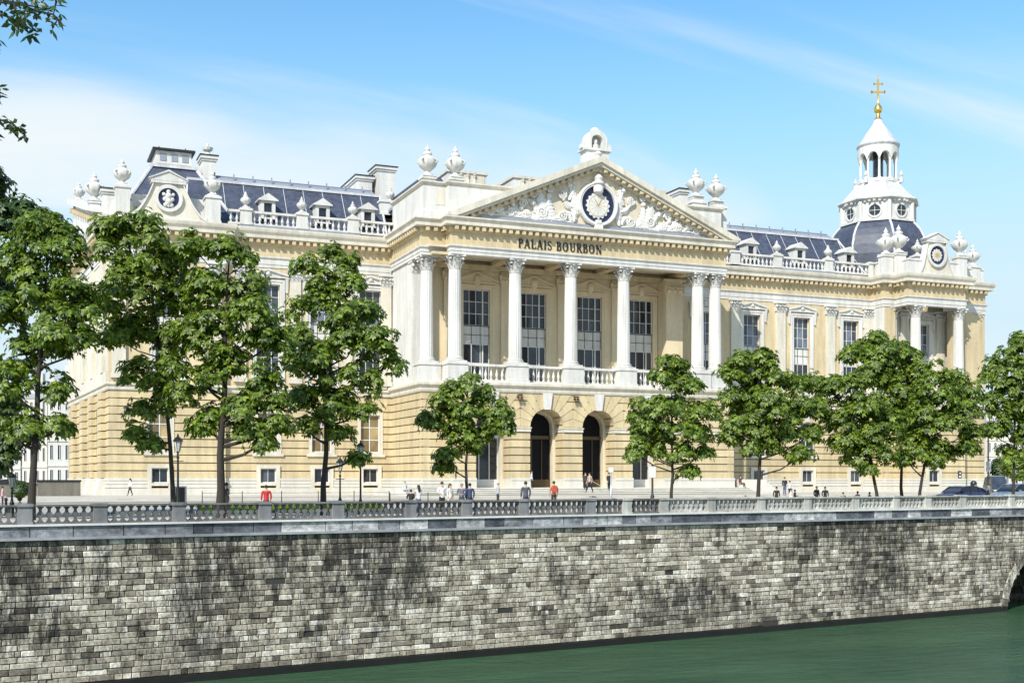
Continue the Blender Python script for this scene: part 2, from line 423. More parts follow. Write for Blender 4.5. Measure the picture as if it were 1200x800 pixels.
def tall_window(fr, c, w=1.32, zb=13.9, ztop=24.03, zsp0=17.75, zsp1=19.85, zc=24.75, zp=25.6, mat='white', cols=3, glu='curtain', gll='glass'):
    top = win_grid(fr, None, c, w, zsp1, ztop, cols, 3, 0.40, glu, 0.06)
    low = win_grid(fr, top, c, w, zb, zsp0, cols, 2, 0.40, gll, 0.06, name='lower_sash')
    m = MB(fr)
    m.box(c-w+.01, c+w-.01, 0.36, 0.55, zsp0+.02, zsp1-.02)
    pb(m, 'spandrel_panel', 'white', top)
    m = MB(fr)
    for i in range(cols+1):
        x = c-w+2*w*i/cols; m.box(x-.03, x+.03, 0.33, 0.358, zsp0+.02, zsp1-.02)
    zz = (zsp0+zsp1)/2; m.box(c-w, c+w, 0.325, 0.357, zz-.03, zz+.03); m.box(c-w-.0, c+w, 0.28, 0.355, zsp1-.06, zsp1+.02)
    pb(m, 'spandrel_bars', 'iron', top)
    m = MB(fr)                            # moulded surround
    for a, b, o in ((0.0, 0.30, 0.10), (0.30, 0.55, 0.17)):
        for sx in (-1, 1):
            x0, x1 = sorted((c+sx*(w+a), c+sx*(w+b))); m.box(x0, x1, -o, 0.0, 12.9, ztop+b)
        m.box(c-w-a, c+w+a, -o, 0.0, ztop+a, ztop+b)
    m.box(c-w-.62, c+w+.62, -.22, -.001, 12.55, 12.9); m.box(c-w-.1, c+w+.1, -.14, 0.0, 13.5, zb)
    for sx in (-1, 1):                   # scrolled brackets carrying the pediment
        x = c+sx*(w+.78); m.frus(x-.15, x+.15, -.12, 0, 23.2, x-.17, x+.17, -.30, 0, zc-.0)
        m.lathe((x, -.16, 23.15), [(.02, -.12), (.14, 0), (.02, .12)], 6)
    pb(m, 'window_surround', mat, top)
    m = MB(fr); window_pediment(m, c, w+1.0, zc, zp); m.lathe((c, -.18, zc+.2), [(.05, 0), (.24, .12), (.28, .35), (.1, .55)], 8)
    pb(m, 'window_pediment', mat, top)
    return top

# ---- ground storey, wings
frP = frame(0, WP, 1, 0); frW = frame(0, WW, 1, 0)
def gf_window(fr, c, amber=True):
    o = win_grid(fr, None, c, 1.15, 5.13, 9.5, 2, 3, 0.30, 'amber' if amber else 'curtain', 0.10)
    m = MB(fr)
    for sx in (-1, 1):
        x0, x1 = sorted((c+sx*1.152, c+sx*1.5)); m.box(x0, x1, -.08, 0.3, 4.9, 9.75)
    m.box(c-1.152, c+1.152, -.08, .3, 9.502, 9.75); m.box(c-1.75, c+1.75, -.2, .3, 4.62, 4.9); m.box(c-1.152, c+1.152, -.06, .3, 4.9, 5.128)
    pb(m, 'window_surround', 'cream', o)
    m = MB(fr)                            # splayed flat-arch stones over the window
    for k in range(-3, 4):
        x0 = c + k*.44; t = k*.16; m.prism([(x0-.2, 9.76), (x0+.2, 9.76), (x0+.2+t*1.25+.06*abs(k)*(k > 0)-.03, 11.15), (x0-.2+t*1.25+.03, 11.15)], -.03, .1)
    pb(m, 'flat_arch_stones', 'rust', o)
def basement_window(fr, c, gl='glass'):
    o = win_grid(fr, None, c, .88, 1.62, 3.25, 2, 1, 0.12, gl, 0.05, name='basement_window')
    m = MB(fr)
    for sx in (-1, 1):
        x0, x1 = sorted((c+sx*.882, c+sx*1.32)); m.box(x0, x1, -.20, .3, 1.06, 3.62)
    m.box(c-.882, c+.882, -.20, .3, 3.252, 3.62); m.box(c-.882, c+.882, -.24, .3, 1.3, 1.618)
    pb(m, 'window_surround', 'cream', o)
    m = MB(fr); m.box(c-.8, c+.8, -.228, -.20, .55, 1.0); pb(m, 'cellar_grille', 'soffit', o)
BW, GW = (.885, 1.62, 3.25, False), (1.152, 5.13, 9.5, False)
lw = [14.56, 20.2]; ww = [26.43, 32.59, 38.34]
ops = [(c, 1.5, 4.9, 9.75, False) for c in lw[:1]] + [(c, 1.33, 1.06, 3.62, False) for c in lw[:1]]
rustic('pavilion_ground_wall', frP, 9.28, 21.6, ops); plinthw(frP, 9.27, 21.6, [(c, 1.33, 1.06, 3.62, False) for c in lw[:1]])
gf_window(frP, 14.56); basement_window(frP, 14.56)
ops = [(c, 1.5, 4.9, 9.75, False) for c in ww] + [(c, 1.33, 1.06, 3.62, False) for c in ww]
rustic('west_ground_wall', frW, 21.6, 41.6, ops); plinthw(frW, 21.6, 41.6, [(c, 1.33, 1.06, 3.62, False) for c in ww])
for i, c in enumerate(ww): gf_window(frW, c); basement_window(frW, c, 'curtain' if i == 0 else 'glass')
rw = [XA(889, WW), XA(946, WW), XA(1002, WW)]
ra = [(c, 1.35, 5.1, 8.45, True) for c in rw]; rb = [(c, 1.33, 1.06, 3.62, False) for c in rw]
rustic('east_ground_wall', frW, 78.5, 110.9, ra+rb); plinthw(frW, 78.5, 110.9, rb)
for c in rw:
    o = win_grid(frW, None, c, 1.349, 5.1, 8.45, 2, 3, 0.40, 'glass', 0.09, arch=True, name='arched_window')
    m = MB(frW); voussoirs(m, c, 8.45, 1.35, [9.87, 10.74, 11.57, 11.57], 2.7); pb(m, 'arch_stones', 'rust', o)
    m = MB(frW); m.prism([(c-.28, 9.83), (c+.28, 9.83), (c+.42, Z_S0-.02), (c-.42, Z_S0-.02)], -.16, .2); m.box(c-1.8, c+1.8, -.16, .4, 4.85, 5.098); pb(m, 'keystone', 'white', o)
    basement_window(frW, c, 'curtain')
# corner pavilion to the right: stepped plan
EX0, EX1, EX2, EX3 = 110.9, 112.8, 122.8, 128.9
EY1, EY2 = 132.6, 130.0
frE1 = frame(0, EY1, 1, 0); frE2 = frame(0, EY2, 1, 0)
cE = XA(1094, EY2)
rustic('corner_ground_wall', frE2, EX1+.006, EX2, [(cE, 1.33, 1.06, 3.62, False)]); plinthw(frE2, EX1+.006, EX2, [(cE, 1.33, 1.06, 3.62, False)]); basement_window(frE2, cE)
rustic('corner_return_wall', frE1, EX2, EX3, []); plinthw(frE1, EX2, EX3, [])
rustic('corner_return_wall', frE1, EX0+.006, EX1, []); plinthw(frE1, EX0+.006, EX1, [])
for (x, ya, yb) in ((EX0, WW, EY1), (EX1, EY1, EY2)):
    f = frame(x, ya, 0, -1); L = ya-yb
    rustic('corner_flank_wall', f, -.1, L-.001, []); plinthw(f, -.1, L-.001, [])
m = MB(); m.box(EX0+1, EX3-1, EY1+1, 165, .3, 12.3); m.box(EX0+1, EX3-1.1, 135.8, 165, 12.31, 29.9); pb(m, 'corner_core_wall', 'ochre')
# left flank of the palace (rusticated, slightly splayed)
L = math.hypot(SIDE[1][0]-SIDE[0][0], SIDE[1][1]-SIDE[0][1])
frS = frame(SIDE[0][0], SIDE[0][1], SIDE[1][0]-SIDE[0][0], SIDE[1][1]-SIDE[0][1])
so = [(L-8.0, 1.6, 2.1, 8.6, True), (L-15.0, 1.6, 2.1, 8.6, True), (L-23.5, 1.6, 2.1, 8.6, True)]
rustic('flank_ground_wall', frS, 0, L, so); plinthw(frS, 0, L, [])
m = MB(frS)
for q in (3.6, 11.5, 19.0, 28.0): m = MB(frS); wall(m, L-q-1.4, L-q+1.4, 2.1, 11.5, [], -.5, -.002, (.865, .13)); fp = pb(m, 'flank_pilaster', 'rust'); m = MB(frS); m.frus(L-q-1.5, L-q+1.5, -1.1, 0, .3, L-q-1.45, L-q+1.45, -.55, 0, 2.1); pb(m, 'pilaster_foot', 'plinth', fp)
for o3 in so:
    m = MB(frS); m.box(o3[0]-1.6, o3[0]+1.6, .7, .8, 2.1, 10.2); pb(m, 'blind_niche', 'ochre')
# ---- upper storeys
tops = {'pav': [12.3, 17.6], 'west': ww, 'east': [XA(881, WW), XA(939.5, WW), XA(997, WW), 83.6]}
def upper(fr, u0, u1, cs, name, mat='ochre', w=1.32, zt=ZA0):
    m = MB(fr); wall(m, u0, u1, Z_S1, zt, [(c, w, 13.9, 24.03, False) for c in cs], 0, .9); return pb(m, name, mat)
upper(frP, 9.27, 21.6, [15.4], 'pavilion_upper_wall'); tall_window(frP, 15.4)
upper(frW, 21.6, 41.6, ww, 'west_upper_wall')
for i, c in enumerate(ww): tall_window(frW, c)
ec = tops['east']
upper(frW, 75.0, 110.9, sorted(ec), 'east_upper_wall')
for c in ec: tall_window(frW, c)
upper(frE1, EX2, EX3, [], 'corner_upper_wall')
upper(frE1, EX0+.006, EX1, [], 'corner_upper_wall')
upper(frame(EX0, WW, 0, -1), -.1, WW-EY1-.001, [], 'corner_upper_flank', 'white')
cw = XA(1080, 134.6)
frE3 = frame(0, 134.6, 1, 0)
upper(frE3, EX1-.8, EX3-1, [cw], 'corner_loggia_wall', 'cream'); tall_window(frE3, cw)
m = MB(); wall(m, 0, 1, 0, 1, [], 0, 1) if False else None
m = MB(frS); wall(m, 0, L, Z_S1, ZA0, [], 0, .9)
for q in (3.2, 11.5, 19.0, 28.0): m.box(L-q-.9, L-q+.9, -.35, 0, Z_S1+1.2, ZA0)
m.box(0, L, -.25, 0, Z_S1, Z_S1+1.2)
pb(m, 'flank_upper_wall', 'cream')
# solid core so that no light leaks
m = MB(); m.slab([(10.4, 135.9), (40, 136.3), (40, 168), (7.9, 169)], .3, 30.0); m.slab([(42.3, PB+1), (74.8, PB+1), (74.8, 168), (42.3, 168)], .3, 30.1); m.slab([(75.2, 136.3), (112, 136.3), (112, 168), (75.2, 168)], .3, 30.0)
pb(m, 'core_wall', 'ochre')

# ---- mouldings along the plan
pathL = [SIDE[0], SIDE[1], (21.6, WP), (21.6, WW), (XL0-.002, WW)]
pathP = [(XL0, WW), (XL0, P1), (XL1, P1), (XL1, P2), (XR, P2), (XR, WW)]
pathR = [(XR+.002, WW), (EX0, WW), (EX0, EY1), (EX1, EY1), (EX1, EY2), (EX2, EY2), (EX2, EY1), (EX3, EY1), (EX3, 165)]
def prof_string(z0, z1, o=0.35): return [(-.1, z0), (o*.35, z0), (o*.5, z0+.15), (o*.5, z1-.32), (o, z1-.22), (o, z1-.05), (o*.8, z1), (-.1, z1)]
for p in (pathL, pathR):
    m = MB(); m.sweep(p, prof_string(Z_S0, Z_S1)); pb(m, 'string_course', 'cream')
def entab(path, a0, a1, f, c, nm):
    m = MB(); m.sweep(path, [(-.8, a0), (.08, a0), (.08, a0+.34), (.14, a0+.36), (.14, a1-.28), (.30, a1-.12), (.30, a1-.002), (-.8, a1-.002)]); pb(m, 'architrave', 'white')
    m = MB(); m.sweep(path, [(-.8, a1), (.05, a1), (.05, f), (-.8, f)]); pb(m, 'frieze', 'ochre')
    m = MB(); m.sweep(path, [(-.8, f+.002), (.18, f+.002), (.24, f+.12), (.24, f+.62), (-.8, f+.62)]); pb(m, 'bed_moulding', 'ochre')
    m = MB(); m.sweep(path, [(-.8, f+.622), (.82, f+.622), (.86, f+.66), (.86, f+1.0), (1.06, f+1.32), (1.12, c-.16), (1.12, c), (-.8, c)]); pb(m, 'cornice', 'cream')
    m = MB()
    for (a, b) in zip(path[:-1], path[1:]):
        dx, dy = b[0]-a[0], b[1]-a[1]; l = math.hypot(dx, dy)
        if l < .9: continue
        fr = frame(a[0], a[1], dx, dy); n = max(1, int(l/.78)); k = MB(fr)
        for i in range(n):
            u = (i+.5)*l/n; k.box(u-.2, u+.2, -.74, -.23, f+.16, f+.60)
        m.v += []; b0 = len(m.v); m.v += k.v; m.f += [tuple(b0+i for i in q) for q in k.f]
    pb(m, 'dentils', 'ochre')
entab(pathL, ZA0, ZA1, ZF, ZC, 'w'); entab(pathP, PA0, PA1, PF, PC, 'p'); entab(pathR, ZA0, ZA1, ZF, ZC, 'e')
# ---- pilasters and columns
def leaves(m, cx, cy, z0, h, r, n, rot, w):
    for k in range(n):
        a = rot+2*PI*k/n; ca, sa = math.cos(a), math.sin(a); ta, tb = -sa, ca
        P = []
        for (t, rr, ww_) in ((0, r*1.0, w), (.35, r*1.10, w*1.1), (.7, r*1.32, w*.9), (.95, r*1.62, w*.62), (.86, r*1.78, w*.2)):
            P.append((t, rr, ww_))
        vs = []
        for t, rr, q in P:
            for s_ in (-1, 0, 1):
                e = rr + (0.04*r if s_ == 0 else 0)
                vs.append((cx+ca*e+ta*q*s_, cy+sa*e+tb*q*s_, z0+h*t))
        m.add(vs, [(i*3+j, i*3+j+1, (i+1)*3+j+1, (i+1)*3+j) for i in range(len(P)-1) for j in range(2)])
def capital(m, cx, cy, z0, h, r):
    m.lathe((cx, cy, z0), [(r*1.0, 0), (r*1.08, .05), (r*.95, .1), (r*.95, h*.45), (r*1.12, h*.75), (r*1.35, h*.88)], 12)
    leaves(m, cx, cy, z0+.06, h*.46, r, 8, 0, r*.33); leaves(m, cx, cy, z0+h*.22, h*.55, r*1.02, 8, PI/8, r*.33)
    for k in range(4):
        a = PI/4+k*PI/2; d = r*1.62
        x, y = cx+d*math.cos(a), cy+d*math.sin(a)
        t = Vector((-math.sin(a), math.cos(a), 0))*r*.20
        m.tube([(cx+r*math.cos(a), cy+r*math.sin(a), z0+h*.5), (cx+r*1.35*math.cos(a), cy+r*1.35*math.sin(a), z0+h*.83), (x, y, z0+h*.80), (x-.06*math.cos(a), y-.06*math.sin(a), z0+h*.66)], [r*.08, r*.12, r*.18, r*.10], 6)
        m.tube([Vector((x, y, z0+h*.72))-t, Vector((x, y, z0+h*.72))+t], r*.17, 8)
        b = k*PI/2; m.lathe((cx+r*1.38*math.cos(b), cy+r*1.38*math.sin(b), z0+h*.86), [(.02, -.12), (r*.2, 0), (.02, .12)], 6)
    q = r*1.52; e = r*1.22
    P = []
    for k in range(4):
        a = PI/4+k*PI/2; ax, ay = math.cos(a)*q*1.38, math.sin(a)*q*1.38
        P += [(cx+ax+.1*math.sin(a), cy+ay-.1*math.cos(a)), (cx+ax-.1*math.sin(a), cy+ay+.1*math.cos(a))]
        b = a+PI/4; P.append((cx+e*math.cos(b), cy+e*math.sin(b)))
    m.slab(P, z0+h*.88, z0+h)
def column(cx, cy, z0, z1, r, hb=.62, hc=1.55, zped=None, pedw=1.15):
    m = MB()
    n = 80
    prof = [(r, 0)] + [(r*(1-.14*(t**1.6)), t*(z1-z0-hb-hc)) for t in (.02, .25, .5, .75, .98, 1.0)]
    m.lathe((cx, cy, z0+hb), prof, n, mod=lambda k, z: (1.0, 1.0, .955, .955)[k % 4])
    o = pb(m, 'column', 'white')
    m = MB(); m.lathe((cx, cy, z0), [(r*1.36, .18), (r*1.40, .25), (r*1.36, .33), (r*1.18, .37), (r*1.14, .42), (r*1.22, .47), (r*1.2, .55), (r*1.02, hb)], 24); q = r*1.38; m.box(cx-q, cx+q, cy-q, cy+q, z0, z0+.18)
    pb(m, 'column_base', 'white', o, True)
    m = MB(); capital(m, cx, cy, z1-hc, hc, r*.86); pb(m, 'capital', 'white', o, True)
    if zped is not None:
        m = MB(); w = pedw
        m.box(cx-w, cx+w, cy-w, cy+w, zped+.25, z0-.25); m.box(cx-w-.1, cx+w+.1, cy-w-.1, cy+w+.1, zped, zped+.25); m.box(cx-w-.1, cx+w+.1, cy-w-.1, cy+w+.1, z0-.25, z0-.002)
        pb(m, 'pedestal', 'white', o)
    return o
def pilaster(fr, c, w, z0, z1, mat='cream', hc=1.45, out=.30, yb=0.0):
    m = MB(fr); m.box(c-w, c+w, yb-out, yb, z0+.5, z1-hc); m.box(c-w-.12, c+w+.12, yb-out-.10, yb, z0, z0+.5)
    o = pb(m, 'pilaster', mat)
    m = MB(fr); capm = mat if mat == 'loggia' else 'white'
    zb = z1-hc; m.box(c-w, c+w, yb-out-.02, yb, zb, z1-.2); m.box(c-w*1.35, c+w*1.35, yb-out-.30, yb, z1-.2, z1)
    for tier, (n, zo, hh) in enumerate(((3, .05, .55), (2, .35, .60), (3, .55, .5))):
        for i in range(n):
            x = c-w+2*w*(i+.5)/n; q = w/n*.8
            m.add([(x-q, yb-out-.03, zb+zo), (x+q, yb-out-.03, zb+zo), (x-q*1.1, yb-out-.12, zb+zo+hh*.6), (x+q*1.1, yb-out-.12, zb+zo+hh*.6), (x-q*.7, yb-out-.30, zb+zo+hh), (x+q*.7, yb-out-.30, zb+zo+hh), (x-q*.4, yb-out-.34, zb+zo+hh*.8), (x+q*.4, yb-out-.34, zb+zo+hh*.8)],
                  [(0, 1, 3, 2), (2, 3, 5, 4), (4, 5, 7, 6)])
    for sx in (-1, 1):
        x = c+sx*w*1.12; m.tube([(x, yb-out-.05, zb+.95), (x+sx*.04, yb-out-.30, zb+.95)], .19, 8); m.frus(x-.05, x+.05, yb-out-.12, yb, zb+.2, x-.12, x+.12, yb-out-.12, yb, zb+.8)
    pb(m, 'capital', capm, o)
    return o
for c in [XA(861, WW), XA(914, WW), XA(972.5, WW), 110.2]: pilaster(frW, c, .72, 12.9, ZA0)
for c in (23.3, 29.5, 35.5, 40.2): pilaster(frW, c, .62, 12.9, ZA0)
for c in (10.3, 20.4): pilaster(frP, c, .72, 12.9, ZA0)
for c in (cw-3.2, cw+3.2): pilaster(frE3, c, .7, 12.9, ZA0)
# portico columns
CY = P2+.95
colX = [XA(533, CY), XA(603.7, CY), XA(668.7, CY), XA(730.7, CY), XA(817.5, CY), XA(842.0, CY)]
colX[-1] = min(colX[-1], XR-.85)
for x in colX: column(x, CY, 14.75, PA0, .76, zped=12.75)
column(XA(500, P1+1.1), P1+1.1, 14.75, PA0, .76, zped=12.75)
pilaster(frame(0, 127.6, 1, 0), XL0+1.0, .75, 12.9, PA0, 'white', out=1.2, yb=1.2)
# columns of the corner pavilion
ex = [(XA(1073, EY2+.9), EY2+.9), (XA(1123, EY2+.9), EY2+.9), (XA(1048, EY1+.4), EY1+.9), (XA(1133, EY1+1.2), EY1+1.2), (XA(1143, EY1+.8), EY1+.8)]
for x, y in ex: column(x, y, 14.6, ZA0, .74, zped=12.4)

# ---- portico base, arches and loggia
fr1 = frame(0, P1, 1, 0); fr2 = frame(0, P2, 1, 0)
AR = [49.0, XA(635+5, P2), XA(696+5, P2), 69.2]
AR = [XA(641, P2)-6.45, XA(641, P2), XA(641, P2)+6.45, XA(641, P2)+12.9]
AZ, AW = 7.85, 2.05
PX1 = 79.6
ops = [(c, AW, 1.05, AZ, True) for c in AR]
w = rustic('portico_ground_wall', fr2, XL1+.006, PX1-.006, ops, thick=2.3, deep=2.28)
m = MB(fr2); wall(m, XL1, PX1, .3, 1.9, ops, -.20, 2.3); wall(m, XL1, PX1, 1.9, Z_P+.08, ops, -.26, 2.3); pb(m, 'portico_plinth', 'plinth')
m = MB(fr2)
edges = [XL1] + [v for c in AR for v in (c-AW, c+AW)] + [PX1]
for a, b in zip(edges[::2], edges[1::2]): m.box(a if a == XL1 else a-.03, b if b == PX1 else b+.03, -.16, 2.2, AZ-.55, AZ-.05); m.box(a-.1*(a != XL1), b+.1*(b != PX1), -.24, 2.2, AZ-.18, AZ-.051)
pb(m, 'impost_band', 'cream')
for c in AR:
    m = MB(fr2); voussoirs(m, c, AZ, AW, [9.0, 9.87, 10.74, 11.57, 11.57], 3.2); o = pb(m, 'arch_stones', 'rust')
    m = MB(fr2); m.prism([(c-.34, AZ+AW-.1), (c+.34, AZ+AW-.1), (c+.58, Z_S0+.02), (c-.58, Z_S0+.02)], -.30, .3); pb(m, 'keystone', 'white', o)
f = frame(XL0, WW, 0, -1); rustic('portico_flank_wall', f, -.1, WW-P1-.001, []); plinthw(f, -.1, WW-P1-.001, [])
f = frame(XL1, P1, 0, -1); rustic('portico_flank_wall', f, -.1, P1-P2-.001, []); plinthw(f, -.1, P1-P2-.001, [])
rustic('portico_return_wall', fr1, XL0+.006, XL1, []); plinthw(fr1, XL0+.006, XL1, [])
f = frame(PX1, P2, 0, 1); rustic('portico_flank_wall', f, 0.001, WW-P2, []); plinthw(f, .001, WW-P2, [])
m = MB(fr2); m.slab([(XL1-.001, P2+.001), (PX1+.002, P2+.001), (PX1+.002, WW), (XL0-.002, WW), (XL0-.002, P1+.001), (XL1-.001, P1+.001)], 11.62, 12.5)
m = MB(); m.slab([(XL1+.01, P2+.01), (PX1-.01, P2+.01), (PX1-.01, WW), (XL0+.01, WW), (XL0+.01, P1+.01), (XL1+.01, P1+.01)], 11.45, 12.6); pb(m, 'loggia_floor', 'cream')
m = MB(); m.sweep([(XL0, WW), (XL0, P1), (XL1, P1), (XL1, P2), (PX1, P2), (PX1, WW)], [(-.1, Z_S0), (.15, Z_S0), (.22, Z_S0+.2), (.22, 12.15), (.5, 12.35), (.5, 12.62), (.42, 12.74), (-.1, 12.74)]); pb(m, 'string_course', 'cream')
# vestibule behind the arches

m = MB(); m.box(XL1+.02, PX1-.02, P2+.3, P2+9, .32, 1.08); pb(m, 'vestibule_floor', 'step')
f3 = frame(0, P2+2.9, 1, 0)
m = MB(f3); wall(m, XL1+.6, PX1-.6, 1.09, 11.4, [(c, 1.75, 1.09, AZ, True) for c in AR], -.55, .5); pb(m, 'vestibule_wall', 'soffit')
for i, c in enumerate(AR):
    m = MB(f3)
    for x in (-1.7, -.62, .62, 1.62): m.box(c+x, c+x+.10, .1, .2, 1.08, AZ-1)
    m.box(c-1.74, c+1.74, .02, .28, AZ-1.25, AZ-.85); m.box(c-1.74, c+1.74, .08, .22, 1.08, 2.0)
    o = pb(m, 'entrance_door', 'winframe' if i in (0, 3) else 'bronze')
    m = MB(f3); m.box(c-1.74, c+1.74, .22, .26, 1.1, AZ-1); m.box(c-1.7, c+1.7, .22, .26, AZ-.9, AZ+1.7)
    pb(m, 'glass', 'dark' if i in (1, 2) else 'glass', o)
# loggia upper back wall
frB = frame(0, PB, 1, 0)
lb = [XA(558.5, PB), XA(625, PB), XA(691, PB), XA(751, PB)]
m = MB(frB); wall(m, XL0+.2, 76.0, 12.6, 27.3, [(c, 1.66, 13.3, 24.03, False) for c in lb], 0, .9); pb(m, 'loggia_wall', 'loggia')
for c in lb:
    top = win_grid(frB, None, c, 1.66, 19.85, 24.03, 4, 3, .30, 'glass', .07)
    low = win_grid(frB, top, c, 1.66, 13.3, 17.75, 3, 2, .30, 'glass', .08, name='lower_sash')
    m = MB(frB); m.box(c-1.65, c+1.65, .27, .5, 17.76, 19.84); pb(m, 'spandrel_panel', 'white', top)
    m = MB(frB)
    for i in range(4): m.box(c-1.66+i*1.1-.03, c-1.66+i*1.1+.03, .24, .268, 17.76, 19.84)
    m.box(c-1.66, c+1.66, .235, .267, 18.76, 18.82); m.box(c-1.66, c+1.66, .19, .265, 19.8, 19.9); pb(m, 'spandrel_bars', 'iron', top)
    m = MB(frB); m.box(c+.75, c+.9, .2, .29, 13.3, 24.0); pb(m, 'mullion', 'winframe', top)
    m = MB(frB)
    for a, b, o in ((0.0, .28, .10), (.28, .55, .18)):
        for sx in (-1, 1):
            x0, x1 = sorted((c+sx*(1.66+a), c+sx*(1.66+b))); m.box(x0, x1, -o, 0, 12.7, 24.03+b)
        m.box(c-1.66-a, c+1.66+a, -o, 0, 24.03+a, 24.03+b)
    pb(m, 'window_surround', 'loggia', top)
    m = MB(frB); window_pediment(m, c, 2.55, 24.7, 25.9); m.lathe((c, -.2, 24.5), [(.1, -.1), (.34, .15), (.44, .6), (.36, 1.0), (.15, 1.25)], 10); pb(m, 'window_pediment', 'loggia', top)
for c in [(a+b)/2 for a, b in zip(lb[:-1], lb[1:])] + [lb[0]-3.5]: pilaster(frB, c, .62, 12.7, 26.4, 'loggia', 1.7)
frA = frame(0, 127.6, 1, 0)
pilaster(frA, XA(790, 127.6), 1.15, 12.7, PA0, 'loggia', 1.9, out=.1, yb=.0); m = MB(frA); m.box(XA(790, 127.6)-1.15, XA(790, 127.6)+1.15, .001, 2.2, 12.7, PA0); pb(m, 'anta_wall', 'loggia')
# flank wall beside the left corner columns
m = MB(); m.box(XL0+.12, XL0+1.3, 127.65, WW, 12.7, PA0-.01); pb(m, 'portico_side_wall', 'white')
# coffered ceiling with beams
m = MB(); m.box(XL0+.5, XR-.3, P2+.7, WW, 27.25, 27.5); pb(m, 'loggia_ceiling', 'soffit')
m = MB()
for x in colX[:-1]: m.box(x-.5, x+.5, P2+.82, PB-.02, 26.75, 27.248)
m.box(XL0+.9, 76, PB-.9, PB-.02, 26.2, 26.748); m.box(XL0+.9, XR-.8, P2+.801, P2+1.5, 26.46, 26.748)
pb(m, 'ceiling_beams', 'ochre')
m = MB(); m.box(72.2, 73.4, 125, 125.8, 26.9, 27.1); pb(m, 'ceiling_light', 'iron')
# loggia balustrade
def baluster(m, x, y, z, h, r, n=8):
    m.lathe((x, y, z), [(r*.95, 0), (r*.95, h*.07), (r*.5, h*.12), (r*.62, h*.18), (r*1.0, h*.36), (r*.9, h*.45), (r*.42, h*.68), (r*.42, h*.78), (r*.72, h*.82), (r*.5, h*.88), (r*.92, h*.93), (r*.92, h)], n)
def balustrade(fr, u0, u1, z0, z1, y0, y1, sp=.6, r=.17, mat='white', name='balustrade'):
    m = MB(fr); m.box(u0, u1, y0, y1, z0, z0+.22); m.box(u0, u1, y0-.06, y1+.06, z1-.25, z1)
    n = max(1, int((u1-u0)/sp)); yc = (y0+y1)/2
    for i in range(n): baluster(m, u0+(i+.5)*(u1-u0)/n, yc, z0+.22, z1-z0-.47, r)
    return pb(m, name, mat)
cp = [XA(500, P1+1.1)] + colX
for a, b in zip(colX[:-1], colX[1:]):
    if b-a > 3: balustrade(frame(0, 0, 1, 0), a+1.28, b-1.28, 12.76, 14.7, CY-.35, CY+.15)
balustrade(frame(0, 0, 1, 0), colX[-2]+1.28, max(colX[-1]-1.28, colX[-2]+1.4), 12.76, 14.7, CY-.35, CY+.15)
balustrade(frame(0, 0, 1, 0), cp[0]+1.28, cp[0]+1.9, 12.76, 14.7, CY+.9, CY+1.3)
balustrade(frame(XL0+.45, 127.3, 0, -1), .1, 1.9, 12.76, 14.7, -.2, .25)
for a, b in ((ex[0][0], ex[1][0]),): balustrade(frame(0, 0, 1, 0), a+1.28, b-1.28, 12.45, 14.5, EY2+.6, EY2+1.0)

# ---- pediment
xm = (XL1+XR)/2+.3; zb = PC; za = 38.35; hx = (XR-XL1)/2+1.12
m = MB(fr2); m.prism([(xm-hx+1.2, zb+.002), (xm+hx-1.2, zb+.002), (xm, za-.9)], .25, 1.6); pb(m, 'tympanum_wall', 'soffit')
for sx in (-1, 1):
    m = MB(fr2)
    e = (xm+sx*hx, zb+.02); a = (xm, za)
    dz = (za-zb)/hx; 
    def rk(o0, o1, f0):                   # raking slab between vertical offsets o0..o1 below the top line
        x1 = e[0]; P = [(x1, e[1]-o0), (xm, za-o0), (xm, za-o1), (x1-sx*max(0, (o1-.0))/dz*0-0, e[1]-o1)]
        P[3] = (x1-sx*(o1)/dz if o1 > .6 else x1-sx*o1/dz*1.0, e[1]); P[0] = (x1-sx*(o0)/dz, e[1])
        if o0 == 0: P = [(x1, e[1]), (x1, e[1]+.25), (xm, za+.25), (xm, za-o1), P[3]]
        if sx > 0: P = P[::-1]
        m.prism(P, f0, 1.6)
    rk(0, .45, -1.14); rk(.45, .80, -.86); rk(.80, 1.25, -.20)
    o = pb(m, 'raking_cornice', 'cream'); fixn(o)
    m = MB(fr2); n = 24
    for i in range(1, n):
        x = xm+sx*hx*(i/n); zt = za-dz*abs(x-xm)-.80
        if zt-.42 < zb+.1: continue
        m.prism([(x-.19, zt-.36-.0), (x+.19, zt-.36-.0), (x+.19, zt), (x-.19, zt)], -.72, -.21)
    pb(m, 'rake_dentils', 'ochre')
m = MB(); m.prism([(xm-hx+.3, zb), (xm+hx-.3, zb), (xm, za+.1)], P2+1.6, P2+4); pb(m, 'pediment_roof', 'lead')
m = MB(fr2); m.prism([(xm-hx+.9, zb+.01), (xm+hx-.9, zb+.01), (xm+hx-3.2, zb+.55), (xm-hx+3.2, zb+.55)], -.1, .3); pb(m, 'tympanum_ledge', 'lead')
